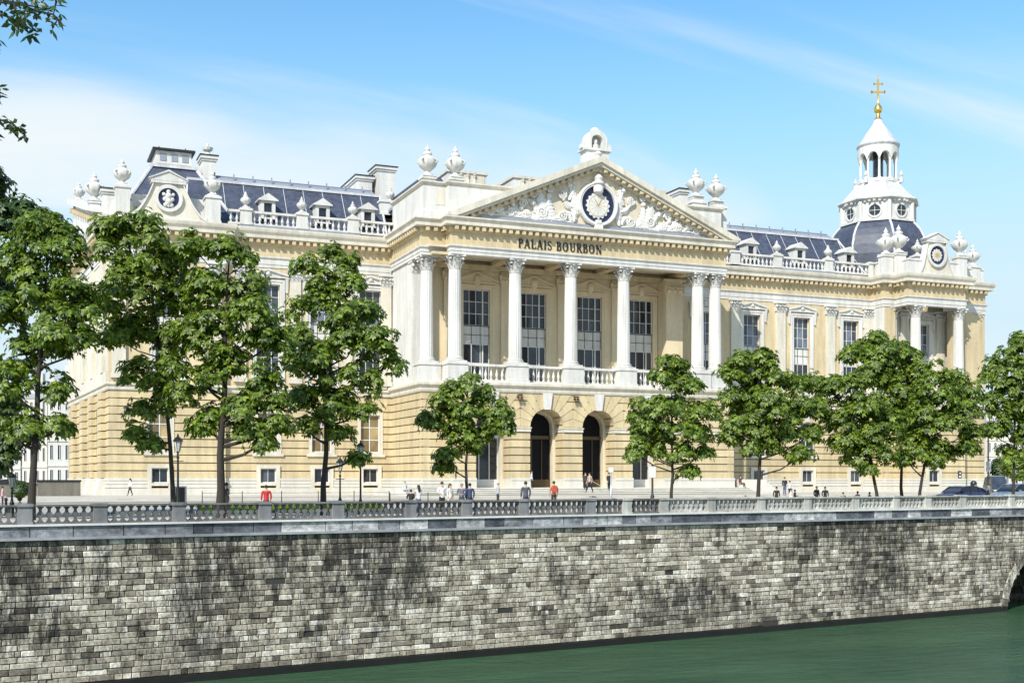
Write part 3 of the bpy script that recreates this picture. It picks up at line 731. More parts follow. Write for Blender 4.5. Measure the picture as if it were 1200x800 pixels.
# clock medallion
mx, mz = XA(700, P2), ZA(700, 240, P2)
def disc(m, cx, cz, r, y0, y1, n=40, mod=None):
    m.prism([(cx+r*(mod(k) if mod else 1)*math.cos(2*PI*k/n), cz+r*(mod(k) if mod else 1)*math.sin(2*PI*k/n)) for k in range(n)], y0, y1)
def ringp(m, cx, cz, r0, r1, y0, y1, n=40):
    for k in range(n):
        a, b = 2*PI*k/n, 2*PI*(k+1)/n
        m.prism([(cx+r0*math.cos(a), cz+r0*math.sin(a)), (cx+r1*math.cos(a), cz+r1*math.sin(a)), (cx+r1*math.cos(b), cz+r1*math.sin(b)), (cx+r0*math.cos(b), cz+r0*math.sin(b))], y0, y1)
m = MB(fr2); disc(m, mx, mz, 2.15, -.02, .24); md = pb(m, 'medallion', 'navy')
m = MB(fr2); ringp(m, mx, mz, 2.1, 2.5, -.35, .2); ringp(m, mx, mz, 2.3, 2.42, -.42, -.35)
m.box(mx-.5, mx+.5, -.45, .2, mz-2.95, mz-2.2); m.box(mx-.3, mx+.3, -.5, .2, mz-2.2, mz-1.8); pb(m, 'medallion_rim', 'relief', md)
m = MB(fr2); disc(m, mx, mz-.15, 1.5, -.16, -.03, 64, mod=lambda k: 1.0 if (k % 4) < 2 else .90); disc(m, mx, mz-.15, 1.28, -.20, -.161, 40); pb(m, 'clock_face', 'relief', md)
m = MB(fr2); ringp(m, mx, mz-.15, 1.16, 1.20, -.215, -.202)
for k in range(6):
    a = k*PI/6
    for d in (-1, 1): m.prism([(mx+.1*d*math.cos(a)-.012*math.sin(a), mz-.15+.1*d*math.sin(a)+.012*math.cos(a)), (mx+.1*d*math.cos(a)+.012*math.sin(a), mz-.15+.1*d*math.sin(a)-.012*math.cos(a)), (mx+1.1*d*math.cos(a)+.012*math.sin(a), mz-.15+1.1*d*math.sin(a)-.012*math.cos(a)), (mx+1.1*d*math.cos(a)-.012*math.sin(a), mz-.15+1.1*d*math.sin(a)+.012*math.cos(a))], -.212, -.2015)
m.prism([(mx-.04, mz-.15), (mx+.04, mz-.15), (mx+.5, mz+.65), (mx+.42, mz+.68)], -.24, -.22); m.prism([(mx-.04, mz-.15), (mx+.04, mz-.15), (mx-.35, mz+.55), (mx-.42, mz+.5)], -.26, -.245)
o = pb(m, 'clock_hands', 'gold', md); fixn(o)
m = MB(fr2)                               # crowned vase over the medallion
m.lathe((mx, -.25, mz+1.1), [(.25, 0), (.55, .25), (.62, .8), (.45, 1.1), (.7, 1.2), (.7, 1.4), (.4, 1.55), (.55, 1.9), (.25, 2.25), (.05, 2.35)], 12); pb(m, 'medallion_crown', 'relief', md, True)
# acanthus relief either side: chains of lobed leaves
def acanthus(m, x0, z0, x1, z1, bend, w, n=7, y=.24, th=.30):
    """a curling leaf: spine from (x0,z0) to (x1,z1) bent sideways, lobed edge"""
    P = []; dx, dz_ = x1-x0, z1-z0; l = math.hypot(dx, dz_); ux, uz = dx/l, dz_/l; nx, nz = -uz, ux
    sp = []
    for i in range(2*n+1):
        t = i/(2*n); b = bend*math.sin(PI*t)
        sp.append((x0+dx*t+nx*b, z0+dz_*t+nz*b, w*(math.sin(PI*min(1, t*.85+.12))**.8)*(1.15 if i % 2 else .72)))
    L_ = [(a+nx*q, b+nz*q) for a, b, q in sp]; R_ = [(a-nx*q, b-nz*q) for a, b, q in sp]
    for i in range(2*n):
        a, b, c_, d = L_[i], L_[i+1], R_[i+1], R_[i]; s0, s1 = sp[i][:2], sp[i+1][:2]
        m.add([(a[0], y, a[1]), (a[0], y-th*.45, a[1]), (s0[0], y-th, s0[1]), (d[0], y-th*.45, d[1]), (d[0], y, d[1]),
               (b[0], y, b[1]), (b[0], y-th*.45, b[1]), (s1[0], y-th, s1[1]), (c_[0], y-th*.45, c_[1]), (c_[0], y, c_[1])],
              [(0, 1, 6, 5), (1, 2, 7, 6), (2, 3, 8, 7), (3, 4, 9, 8)])
    e = sp[-1]; m.lathe((e[0], y-th*.5, e[1]), [(.02, -w*.6), (w*.5, -w*.3), (w*.6, 0), (w*.5, w*.3), (.02, w*.6)], 8)
for sx in (-1, 1):
    m = MB(fr2); f_ = lambda d, h: (mx+sx*d, zb+.55+h)
    def A(d0, h0, d1, h1, b, w):
        w *= 1.25
        p, q = f_(d0, h0), f_(d1, h1); acanthus(m, p[0], p[1], q[0], q[1], sx*b, w)
    A(2.9, .2, 3.4, 4.3, .35, .45); A(3.0, 1.8, 4.2, 2.6, -.2, .3); A(3.2, .3, 4.2, 1.2, .3, .3); A(3.5, 2.6, 3.0, 4.6, .2, .25)
    A(5.0, .3, 7.2, 3.5, -.7, .62); A(5.2, .2, 6.0, 2.9, -.4, .45); A(5.3, .2, 8.0, 1.9, -.5, .5); A(6.2, .3, 9.4, 1.2, -.6, .42)
    A(8.2, .1, 10.4, 1.55, -.4, .38); A(9.2, .1, 11.6, .5, .4, .32); A(11.2, .1, 13.2, .75, .35, .30); A(12.4, .05, 14.6, .3, .3, .2)
    A(7.2, .2, 8.9, 2.4, .5, .3); A(10.2, .1, 10.9, 1.2, .3, .22)
    def scroll(d, h, r, turn, k=1):
        n = 26; P = []
        for i in range(n+1):
            t = i/n; a = turn+k*t*3.6*PI; q = r*(1-t*.82); P.append((f_(d, 0)[0]+sx*q*math.cos(a), .05-.12*t, zb+.55+h+q*math.sin(a)))
        m.tube(P, [.17*(1-.55*i/n)*min(1, r/.5+.25) for i in range(n+1)], 6)
        m.lathe((f_(d, 0)[0], -.08, zb+.55+h), [(.02, -r*.22), (r*.22, 0), (.02, r*.22)], 8)
    for d, h, r, tn, k in ((4.4, .75, .55, 2.6, 1), (4.3, 3.2, .5, 0, -1), (6.9, 1.0, .62, 3.0, 1), (7.9, 2.9, .5, 3.3, -1), (9.2, 1.75, .5, 3.3, -1), (8.7, .55, .45, 0, 1), (10.6, .62, .5, 3.2, -1), (12.0, 1.05, .38, 3.2, 1), (13.0, .4, .36, 0, -1), (14.4, .35, .28, 3.1, 1), (5.9, 3.6, .42, 1, 1), (3.5, 4.6, .3, 0, 1), (15.4, .2, .18, 0, 1)): scroll(d, h, r, tn, k)
    A(2.9, .05, 9.0, .12, .12, .18); A(8.0, .05, 15.6, .05, .15, .16)
    o = pb(m, 'foliage_relief', 'relief', None, True)
# lettering PALAIS BOURBON
def stroke(m, pts, wd, y0, y1):
    n = len(pts)
    if not isinstance(wd, (list, tuple)): wd = [wd]*n
    Ls, Rs = [], []
    for i, (x, z) in enumerate(pts):
        a = pts[max(0, i-1)]; b = pts[min(n-1, i+1)]; dx, dz_ = b[0]-a[0], b[1]-a[1]; l = math.hypot(dx, dz_) or 1
        nx, nz = -dz_/l, dx/l; Ls.append((x+nx*wd[i]/2, z+nz*wd[i]/2)); Rs.append((x-nx*wd[i]/2, z-nz*wd[i]/2))
    for i in range(n-1): m.prism([Rs[i], Rs[i+1], Ls[i+1], Ls[i]], y0, y1)
def arcp(cx, cz, rx, rz, a0, a1, n=12): return [(cx+rx*math.cos(R(a0+(a1-a0)*i/n)), cz+rz*math.sin(R(a0+(a1-a0)*i/n))) for i in range(n+1)]
def glyph(ch):
    K, T = .17, .075; S = []
    def v(x, w=K, z0=0, z1=1): S.append(([(x, z0), (x, z1)], w))
    def h(x0, x1, z, w=T): S.append(([(x0, z), (x1, z)], w))
    def arcs(cx, cz, rx, rz, a0, a1, vert=True):
        P = arcp(cx, cz, rx, rz, a0, a1); W = [T+(K-T)*abs(math.cos(R(a0+(a1-a0)*i/12))) for i in range(13)]; S.append((P, W))
    sf = .035
    if ch == 'P': v(.16); h(.02, .30, sf); h(.02, .40, 1-sf); arcs(.36, .74, .22, .225, 90, -90); h(.2, .38, .515); adv = .72
    elif ch == 'A': S.append(([(.08, 0), (.40, 1)], T)); S.append(([(.40, 1.0), (.72, 0)], K)); h(.2, .6, .33); h(-.03, .2, sf); h(.58, .86, sf); adv = .90
    elif ch == 'L': v(.16); h(.02, .32, 1-sf); h(.02, .62, sf); S.append(([(.62, 0), (.65, .26)], T)); adv = .72
    elif ch == 'I': v(.17); h(.02, .32, sf); h(.02, .32, 1-sf); adv = .42
    elif ch == 'S':
        P = arcp(.30, .76, .20, .205, 40, 260, 10)+arcp(.30, .27, .23, .235, 80, -150, 10); W = [T+(K-T)*max(0, 1-abs(i-10.5)/6) for i in range(22)]; S.append((P, W)); S.append(([(.48, .72), (.49, .98)], T*.8)); S.append(([(.08, .03), (.09, .28)], T*.8)); adv = .66
    elif ch == 'B': v(.16); h(.02, .40, sf); h(.02, .38, 1-sf); h(.2, .38, .53); arcs(.36, .765, .19, .20, 90, -90); arcs(.38, .285, .23, .25, 90, -90); adv = .76
    elif ch == 'O': arcs(.44, .5, .34, .47, 90, 270); arcs(.44, .5, .34, .47, -90, 90); adv = .98
    elif ch == 'U': v(.18, K, .3, 1); h(.03, .34, 1-sf); h(.55, .85, 1-sf); v(.70, T, .3, 1); S.append((arcp(.44, .32, .26, .29, 180, 360), [K]*4+[T*1.2]*9)); adv = .92
    elif ch == 'R': v(.16); h(.02, .30, sf); h(.02, .40, 1-sf); arcs(.36, .75, .21, .215, 90, -90); h(.2, .38, .535); S.append(([(.36, .54), (.70, 0)], K)); h(.62, .84, sf); adv = .84
    elif ch == 'N': v(.14, T); h(0, .28, sf); S.append(([(.10, 1), (.72, 0)], K)); v(.72, T); h(.58, .86, 1-sf); h(0, .2, 1-sf); adv = .96
    else: adv = .42
    return S, adv
txt = 'PALAIS BOURBON'
tw = sum(glyph(c)[1]+.13 for c in txt)
x0, x1 = XA(607.5, P2-.05), XA(706.5, P2-.05); sc = (x1-x0)/tw; ch_h = 1.0
m = MB(fr2); x = x0
for c in txt:
    S, adv = glyph(c)
    for k, (P, W) in enumerate(S):
        yy = -.125-.004*(k % 4)
        stroke(m, [(x+a*sc, PA1+.26+b*ch_h) for a, b in P], [q*1.05 for q in W] if isinstance(W, list) else W*1.05, yy, -.052)
    x += (adv+.13)*sc
o = pb(m, 'lettering', 'black'); fixn(o)
# ---- small urn / finials
UR = [(.30, 0), (.30, .05), (.16, .09), (.12, .14), (.20, .18), (.42, .30), (.50, .42), (.47, .52), (.30, .60), (.20, .64), (.24, .68), (.22, .73), (.10, .78), (.14, .83), (.10, .88), (.04, .94), (.01, 1.0)]
def urn(cx, cy, z, h, fat=1.0, ped=None, parent=None):
    m = MB(); w = h*.42*fat
    m.lathe((cx, cy, z), [(r*h*.62*fat*1.05, t*h) for r, t in UR], 24, mod=lambda k, zz: 1.0 if (k % 3) else (.90 if .2*h < zz < .6*h else 1))
    if h > 2.2:
        for k in range(4):
            a = k*PI/2+PI/4; m.tube([(cx+.22*h*fat*math.cos(a), cy+.22*h*fat*math.sin(a), z+.34*h), (cx+.37*h*fat*math.cos(a), cy+.37*h*fat*math.sin(a), z+.45*h), (cx+.28*h*fat*math.cos(a), cy+.28*h*fat*math.sin(a), z+.55*h)], .035*h, 5)
    q = h*.20*fat; m.box(cx-q*1.15, cx+q*1.15, cy-q*1.15, cy+q*1.15, z-.12, z+.001)
    o = pb(m, 'urn', 'white', parent, True)
    return o
def pedestal(x0, x1, y0, y1, z0, z1, mat='white'):
    m = MB(); m.box(x0, x1, y0, y1, z0, z1-.28); m.box(x0-.12, x1+.12, y0-.12, y1+.12, z1-.28, z1-.08); m.box(x0-.05, x1+.05, y0-.05, y1+.05, z1-.08, z1); m.box(x0-.08, x1+.08, y0-.08, y1+.08, z0, z0+.3)
    return pb(m, 'roof_pedestal', mat)
# attic balustrades of the wings
def attic_run(y, posts, za_=30.45, zb_=32.05, ph=32.3, uh=1.9):
    m = MB(); m.box(posts[0]-.8, posts[-1]+.8, y-.35, y+1.6, 30.155, 30.44); pb(m, 'parapet_base', 'lead')
    for i, p in enumerate(posts):
        pd = pedestal(p-.62, p+.62, y-.32, y+.42, 30.44, ph)
        urn(p, y+.05, ph+.12, uh*.95, 1.0, parent=pd)
    for a, b in zip(posts[:-1], posts[1:]): balustrade(frame(0, 0, 1, 0), a+.64, b-.64, 30.442, zb_, y-.14, y+.26, .62, .17)
PYW = WW-.35
attic_run(PYW, [XA(288, PYW), XA(353.7, PYW), XA(413.5, PYW)])
balustrade(frame(0, 0, 1, 0), 21.9, XA(288, PYW)-.64, 30.442, 32.05, PYW-.14, PYW+.26, .5, .17)
balustrade(frame(0, 0, 1, 0), XA(413.5, PYW)+.64, XL0, 30.442, 32.05, PYW-.14, PYW+.26, .62, .17)
attic_run(PYW, [XA(910.5, PYW), XA(970.5, PYW)])
pd = pedestal(XA(856, PYW), XA(866, PYW), PYW-.3, PYW+.4, 30.44, 32.3)
balustrade(frame(0, 0, 1, 0), XA(867, PYW)+.1, XA(910.5, PYW)-.64, 30.442, 32.05, PYW-.14, PYW+.26, .62, .17)
balustrade(frame(0, 0, 1, 0), XR+1.2, XA(855, PYW), 30.442, 32.05, PYW-.14, PYW+.26, .62, .17)
balustrade(frame(0, 0, 1, 0), XA(970.5, PYW)+.64, EX0-.9, 30.442, 32.05, PYW-.14, PYW+.26, .62, .17)
pedestal(EX0-.9, EX0-.2, PYW-.3, PYW+.4, 30.16, 32.3)
# ---- roofs
def ribs(m, P, Q, n, w=.07, h=.07):       # raised seams from eave line P to top line Q
    for i in range(n+1):
        t = i/n; a = Vector(P[0]).lerp(Vector(P[1]), t); b = Vector(Q[0]).lerp(Vector(Q[1]), t)
        m.tube([a, b], w, 4)
def wing_roof(x0, x1, x0t, x1t, name):
    z0, z1 = 30.4, 36.3; ya, yb_ = 136.3, 140.2
    m = MB(); m.frus(x0, x1, ya, 160, z0, x0t, x1t, yb_, 156, z1); o = pb(m, name, 'slate')
    m = MB(); m.box(x0t-.1, x1t+.1, yb_-.22, yb_+.1, z1-.12, z1+.16)
    m.tube([(x0, ya-.02, z0), (x0t, yb_-.02, z1)], .14, 6); m.tube([(x1, ya-.02, z0), (x1t, yb_-.02, z1)], .14, 6); pb(m, 'roof_flashing', 'leadw', o)
    m = MB(); m.frus(x0t+.2, x1t-.2, yb_+.1, 156, z1+.02, x0t+.6, x1t-.6, yb_+1.5, 154, z1+.95); m.tube([(x0t+.6, yb_+1.5, z1+1.0), (x1t-.6, yb_+1.5, z1+1.0)], .07, 5)
    for i in range(int((x1t-x0t)/2.2)): x = x0t+1+i*2.2; m.box(x-.06, x+.06, yb_+.8, yb_+.95, z1+.1, z1+1.25)
    pb(m, 'roof_ridge', 'lead', o)
    m = MB(); n = int((x1-x0)/2.3)
    for i in range(1, n):
        x = x0+(x1-x0)*i/n; xt = min(max(x, x0t), x1t); m.tube([(x, ya-.01, z0), (xt, yb_-.01, z1)], .035, 4)
    pb(m, 'roof_seams', 'leadw', o)
    return o
def dormer(x, y=136.75):
    m = MB(); m.box(x-.85, x-.45, y, y+.5, 31.90, 33.80); m.box(x+.45, x+.85, y, y+.5, 31.90, 33.80); m.box(x-.45, x+.45, y, y+.5, 33.55, 33.80); m.box(x-.85, x+.85, y+.5, y+2.2, 31.90, 33.80); m.box(x-1.0, x+1.0, y-.12, y+.3, 31.70, 31.90)
    o = pb(m, 'dormer', 'white')
    m = MB(); m.prism([(x-1.15, 33.80), (x+1.15, 33.80), (x+1.15, 33.92), (x, 34.65), (x-1.15, 33.92)], y-.25, y+2.4); pb(m, 'dormer_roof', 'white', o)
    m = MB(); m.box(x-.45, x+.45, y+.2, y+.25, 31.90, 33.55); pb(m, 'dormer_window', 'glass', o)
wing_roof(17.5, 40.8, 18.2, XA(445, 140.2), 'west_roof')
for q in (314, 378, 431): dormer(XA(q, 136.8))
wing_roof(79.5, XA(1017, 136.5), 81.5, XA(981, 140.2), 'east_roof')
for q in (880, 937.5, 995): dormer(XA(q, 136.8))
# left pavilion mansard
m = MB(); m.frus(10.2, 23.4, 136.2, 160, 30.5, 14.4, 19.3, 141, 156, 37.6); rf = pb(m, 'pavilion_roof', 'slate')
m = MB()
for a, b in (((10.2, 136.2, 30.5), (14.4, 141, 37.6)), ((23.4, 136.2, 30.5), (19.3, 141, 37.6)), ((10.2, 160, 30.5), (14.4, 156, 37.6))): m.tube([a, b], .2, 6)
m.box(14.1, 19.6, 140.7, 156.3, 37.5, 37.85); pb(m, 'roof_flashing', 'leadw', rf)
m = MB(); m.frus(14.6, 19.2, 142.5, 150, 37.85, 15.2, 18.9, 143.6, 149, 38.6); pb(m, 'lantern_base', 'slate', rf)
m = MB(); m.box(15.1, 19.1, 143.5, 149.2, 38.6, 40.1); lc = pb(m, 'roof_cabin', 'white', None)
m = MB(); m.box(14.7, 19.5, 143.1, 149.6, 40.1, 40.35)
for x in (15.6, 18.6): m.box(x-.05, x+.05, 145, 145.1, 40.35, 41.0)
pb(m, 'cabin_roof', 'iron', lc)
m = MB()
for x in (15.9, 17.2, 18.4): m.box(x-.35, x+.35, 143.44, 143.49, 38.95, 39.8)
pb(m, 'cabin_louvres', 'lead', lc)
def chimney(x0, x1, y0, y1, z0, z1, pots=2, cap=.25):
    m = MB(); m.box(x0, x1, y0, y1, z0, z1-.7); m.box(x0-.12, x1+.12, y0-.12, y1+.12, z1-.7, z1-.45); m.box(x0-cap, x1+cap, y0-cap, y1+cap, z1-.45, z1-.12)
    o = pb(m, 'chimney', 'white')
    m = MB(); m.box(x0-cap-.08, x1+cap+.08, y0-cap-.08, y1+cap+.08, z1-.12, z1)
    for i in range(pots): x = x0+(x1-x0)*(i+.5)/pots; m.lathe((x, (y0+y1)/2, z1), [(.14, 0), (.11, .4), (.16, .45)], 8)
    pb(m, 'chimney_cap', 'iron', o); return o
ch = chimney(20.0, 21.5, 141, 143.4, 34, 39.5, 0); m = MB(); m.lathe((20.75, 142.2, 39.5), [(.5, 0), (.4, .4), (.2, .6), (.55, .8), (.65, 1.1), (.2, 1.2), (.1, 1.6)], 10); pb(m, 'chimney_urn', 'white', ch)
chimney(XA(442, 143), XA(463, 143), 143, 146, 34, 40.9); chimney(XA(418.5, 143.5), XA(436, 143.5), 143.5, 150.5, 34, 39.6, 3)
# gable with oculus on the pavilion
def gable(fr, c, z0, rc, half, zt, mat='white', fill='cream', navy='navy', face=True, y=0.0):
    prof = []
    for i in range(13):
        t = i/12; x = half*(1-t)+1.55*t; z = z0+.12+(zt-1.5-z0)*(t**1.9 if t < 1 else 1); prof.append((x, z))
    up = [(1.55, zt-1.2)]
    R_ = [(c+x, z) for x, z in prof+up]; L_ = [(c-x, z) for x, z in prof+up][::-1]
    m = MB(fr); m.prism([(c-half, z0), (c+half, z0)]+R_+L_, y, y+.8); o = pb(m, 'gable', fill)
    m = MB(fr)
    for S in (R_, L_[::-1]):
        for a, b in zip(S[:-1], S[1:]):
            P = [(a[0], a[1]), (b[0], b[1]), (b[0], b[1]+.34), (a[0], a[1]+.34)]
            if S is R_: P = [P[0], P[3], P[2], P[1]][::1]
            m.prism(P, y-.22, y+.9)
    m.box(c-half-.2, c+half+.2, y-.12, y-.001, z0, z0+.28)
    m.box(c-1.85, c+1.85, y-.28, y+.9, zt-1.25, zt-1.0); m.prism([(c-2.0, zt-.998), (c+2.0, zt-.998), (c+2.0, zt-.8), (c, zt), (c-2.0, zt-.8)], y-.30, y+.9)
    m.prism([(c-2.15, zt-.8), (c-2.0, zt-.82), (c, zt+.02), (c+2.0, zt-.82), (c+2.15, zt-.8), (c, zt+.22)], y-.42, y+.95)
    q = pb(m, 'gable_moulding', mat, o); fixn(q)
    m = MB(fr); disc(m, c, rc[1], rc[0], y-.10, y-.004); pb(m, 'oculus', navy, o)
    m = MB(fr); ringp(m, c, rc[1], rc[0]-.02, rc[0]+.36, y-.30, y-.003); pb(m, 'oculus_rim', mat, o)
    return o
gx = XA(197, WP-.2)
go = gable(frame(0, WP-.5, 1, 0), gx, 30.16, (1.12, 32.45), 4.1, 35.3)
m = MB(frame(0, WP-.5, 1, 0))
for (dx, dz_, r) in ((0, .25, .38), (0, .72, .24), (-.38, -.1, .26), (.38, -.1, .26), (-.5, .42, .2), (.5, .42, .2), (0, -.35, .4), (-.32, -.72, .25), (.32, -.72, .25), (0, -.8, .2)):
    m.lathe((gx+dx, -.13, 32.45+dz_), [(.02, -r), (r*.7, -r*.7), (r, 0), (r*.7, r*.7), (.02, r)], 10)
m.v = [(x, y, z) for x, y, z in m.v]
pb(m, 'crest_relief', 'relief', go, True)
for (a, b, zz, ub) in ((135, 152, 33.5, 2.9), (240.5, 257.5, 33.2, 2.8)):
    xa, xb = XA(a, WP), XA(b, WP); pd = pedestal(xa, xb, WP-.6, WP+.9, 30.16, zz); urn((xa+xb)/2, WP+.15, zz+.12, ub, parent=pd)
m = MB(); m.box(11.7, gx-3.9, WP-.1, WP+.5, 30.16, 31.9); m.box(gx+3.9, 19.7, WP-.1, WP+.5, 30.16, 31.9); m.box(9.6, 10.0, WP, 139, 30.16, 31.9); m.box(11.7, 21.2, WP+1.0, WP+1.3, 30.16, 33.0); pb(m, 'parapet_wall', 'white')
# raking parapet on the left flank
m = MB(frS); P = [(L-29, 30.16), (L-5.5, 30.16), (L-5.5, 31.6), (L-14, 33.6), (L-29, 37.4)]
m.prism(P, -.2, .8); m.prism([(L-29.2, 37.4), (L-14, 33.6), (L-5.3, 31.6), (L-5.3, 32.0), (L-14, 34.1), (L-29.2, 38.0)], -.9, 1.2)
sg = pb(m, 'flank_gable', 'white'); fixn(sg)
m = MB(frS)
for i in range(14): u = L-28+i*1.6; z = 37.2 - ((u-(L-29))*.25); m.box(u-.2, u+.2, -.75, -.2, z-.9, z-.4)
pb(m, 'rake_dentils', 'ochre')
for (q, z, h) in ((13.0, 34.3, 3.4), (27.2, 37.4, 2.3)):
    p = frS(L-q, .3, z); pd = pedestal(p[0]-.6, p[0]+.6, p[1]-.6, p[1]+.6, z-.8, z+.1); urn(p[0], p[1], z+.2, h, parent=pd)
chx = XA(124, 139); chimney(chx-.3, chx+1.1, 139.5, 141, 31, 34.3, 0)
# ---- attic above the portico
m = MB(); m.box(XL0+.15, XL1+.2, P1-.1, WW, 30.36, 34.15); m.box(XL1, XR, P2+.9, WW+3, 30.37, 34.15); at = pb(m, 'attic_wall', 'white')
m = MB(); m.sweep([(XL0+.15, WW), (XL0+.15, P1-.1), (XL1, P1-.1), (XL1, P2+.9), (XR, P2+.9), (XR, WW+3)], [(-.5, 34.15), (.1, 34.15), (.28, 34.35), (.28, 34.5), (-.5, 34.5)]); pb(m, 'attic_cornice', 'cream', at)
m = MB(); m.sweep([(XL0+.15, WW), (XL0+.15, P1-.1), (XL1, P1-.1), (XL1, P2+.9), (XR, P2+.9)], [(0, 30.37), (.12, 30.37), (.12, 31.3), (0, 31.4)]); pb(m, 'attic_base', 'white', at)
m = MB(); m.box(42.5, 43.5, P1-.14, P1-.1, 32.0, 33.6); pb(m, 'attic_panel', 'cream', at)
m = MB(); m.slab([(XL0+.6, P1+.3), (XR-.3, P2+1.3), (XR-.3, 160), (XL0+.6, 160)], 34.1, 34.45); pb(m, 'attic_roof', 'lead', at)
for (q, y, zt) in ((501, P1+.7, 34.5), (533.5, P2+1.9, 34.5)):
    x = XA(q, y); pd = pedestal(x-.75, x+.75, y-.6, y+.6, 34.3, 35.1); urn(x, y, 35.2, 3.5, .95, parent=pd)
for (q, y, zt) in ((815.5, P2+2.2, 35.3), (839, P2+2.4, 35.0)):
    x = XA(q, y); pd = pedestal(x-.95, x+.95, y-.9, y+.8, 31.4, zt); pd2 = pedestal(x-.6, x+.6, y-.5, y+.5, zt, zt+.6); urn(x, y, zt+.7, 3.4, 1.0, parent=pd)
def roofbox(x0, x1, y0, y1, z0, z1, bal=None):
    m = MB(); m.box(x0, x1, y0, y1, z0, z1-.3); o = pb(m, 'roof_block', 'white'); m = MB(); m.box(x0-.18, x1+.18, y0-.18, y1+.18, z1-.3, z1); pb(m, 'block_cornice', 'cream', o)
    if bal:
        m = MB()
        for i in range(int((bal[1]-bal[0])/.85)): baluster(m, bal[0]+.4+i*.85, y0-.12, z1-2.0, 1.6, .22)
        pb(m, 'block_balusters', 'white', o)
        m = MB(); m.box(bal[0], bal[1], y0-.05, y0-.001, z1-2.0, z1-.4); pb(m, 'block_recess', 'soffit', o)
xa, xb = XA(525, 132), XA(570, 132); roofbox(xa, xb, 132, 142, 34.2, 38.3, (xa+1.2, xb-.3))
xa, xb = XA(602, 132), XA(784, 132); roofbox(xa, xb, 132, 144, 34.2, 38.4, (xa+.8, xa+6.2))
chimney(XA(797, 127), XA(806, 127), 127, 131, 34, 37.6, 0)
m = MB(); m.frus(XL0+1.5, XL0+5, 128, 150, 34.4, XL0+1.8, XL0+4, 129, 148, 36.4); pb(m, 'attic_slate_roof', 'slate')
pd = pedestal(XA(446, 138.5), XA(463, 138.5), 138.5, 140.5, 33.8, 35.6); urn(XA(457, 139.5), 139.5, 35.7, 1.9, .9, parent=pd)
# aedicule with bust on the apex
ax, ay = XA(697.5, P2+1.5), P2+1.5; az = 38.0
m = MB(frame(0, 0, 1, 0)); m.box(ax-1.45, ax+1.45, ay-.6, ay+.9, az-.6, az+1.7); m.box(ax-1.75, ax+1.75, ay-.8, ay+1.1, az+1.7, az+1.95); ae = pb(m, 'apex_block', 'white')
m = MB(frame(0, ay-.55, 1, 0))
n = 14
for k in range(n):
    a, b = PI*k/n, PI*(k+1)/n
    m.prism([(ax+.72*math.cos(a), az+2.85+.72*math.sin(a)), (ax+1.32*math.cos(a), az+2.85+1.3*math.sin(a)), (ax+1.32*math.cos(b), az+2.85+1.3*math.sin(b)), (ax+.72*math.cos(b), az+2.85+.72*math.sin(b))], 0, 1.3)
m.box(ax-1.32, ax-.72, 0, 1.3, az+1.95, az+2.85); m.box(ax+.72, ax+1.32, 0, 1.3, az+1.95, az+2.85); m.box(ax-.9, ax+.9, .9, 1.2, az+1.95, az+3.6)
m.lathe((ax, .65, az+4.05), [(.55, 0), (.5, .25), (.3, .42), (.02, .5)], 12)
for sx in (-1, 1): m.prism([(ax+sx*1.3, az+1.95), (ax+sx*1.9, az+1.95), (ax+sx*1.85, az+2.5), (ax+sx*1.5, az+2.6), (ax+sx*1.3, az+3.2)], .1, .9)
o = pb(m, 'niche', 'white', ae, True); fixn(o)
m = MB(); m.lathe((ax, ay-.05, az+1.95), [(.34, 0), (.42, .25), (.48, .42), (.2, .58), (.14, .68), (.2, .76), (.24, .95), (.2, 1.12), (.05, 1.22)], 14); m.lathe((ax, ay-.72, az+.2), [(.2, 0), (.45, .4), (.3, .8), (.5, 1.1), (.2, 1.4)], 10); pb(m, 'bust', 'relief', ae, True)

# ---- corner pavilion attic and gable
m = MB(); m.sweep([(EX0, WW), (EX0, EY1), (EX1, EY1), (EX1, EY2), (EX2, EY2), (EX2, EY1), (EX3, EY1), (EX3, 150)], [(-.9, 30.16), (-.1, 30.16), (-.1, 32.0), (.0, 32.05), (.0, 32.3), (-.9, 32.3)]); pb(m, 'corner_parapet', 'white')
cg = XA(1096, EY2)
go = gable(frame(0, EY2-.2, 1, 0), cg, 30.16, (1.3, 32.9), 3.0, 35.9, navy='navy')
m = MB(frame(0, EY2-.2, 1, 0)); disc(m, cg, 32.9, .88, -.16, -.101, 48, mod=lambda k: 1 if k % 4 < 2 else .86); pb(m, 'clock_face', 'relief', go)
m = MB(frame(0, EY2-.2, 1, 0))
for k in range(12):
    a = k*PI/6; m.prism([(cg+.1*math.cos(a)-.03*math.sin(a), 32.9+.1*math.sin(a)+.03*math.cos(a)), (cg+.1*math.cos(a)+.03*math.sin(a), 32.9+.1*math.sin(a)-.03*math.cos(a)), (cg+.66*math.cos(a)+.03*math.sin(a), 32.9+.66*math.sin(a)-.03*math.cos(a)), (cg+.66*math.cos(a)-.03*math.sin(a), 32.9+.66*math.sin(a)+.03*math.cos(a))], -.19, -.165)
o = pb(m, 'clock_rays', 'gold', go); fixn(o)
for (q, y, zt, h) in ((1038, EY1+.1, 33.0, 3.7), (1053, EY1-.6, 33.2, 3.9), (1124.5, EY2+.6, 33.2, 3.6), (1140, EY1+.6, 32.6, 3.1), (1131.5, EY1+6, 33.6, 2.6), (1075, EY1+3, 34.0, 2.3)):
    x = XA(q, y); pd = pedestal(x-.75, x+.75, y-.65, y+.65, 30.2, zt); urn(x, y, zt+.12, h, .95, parent=pd)

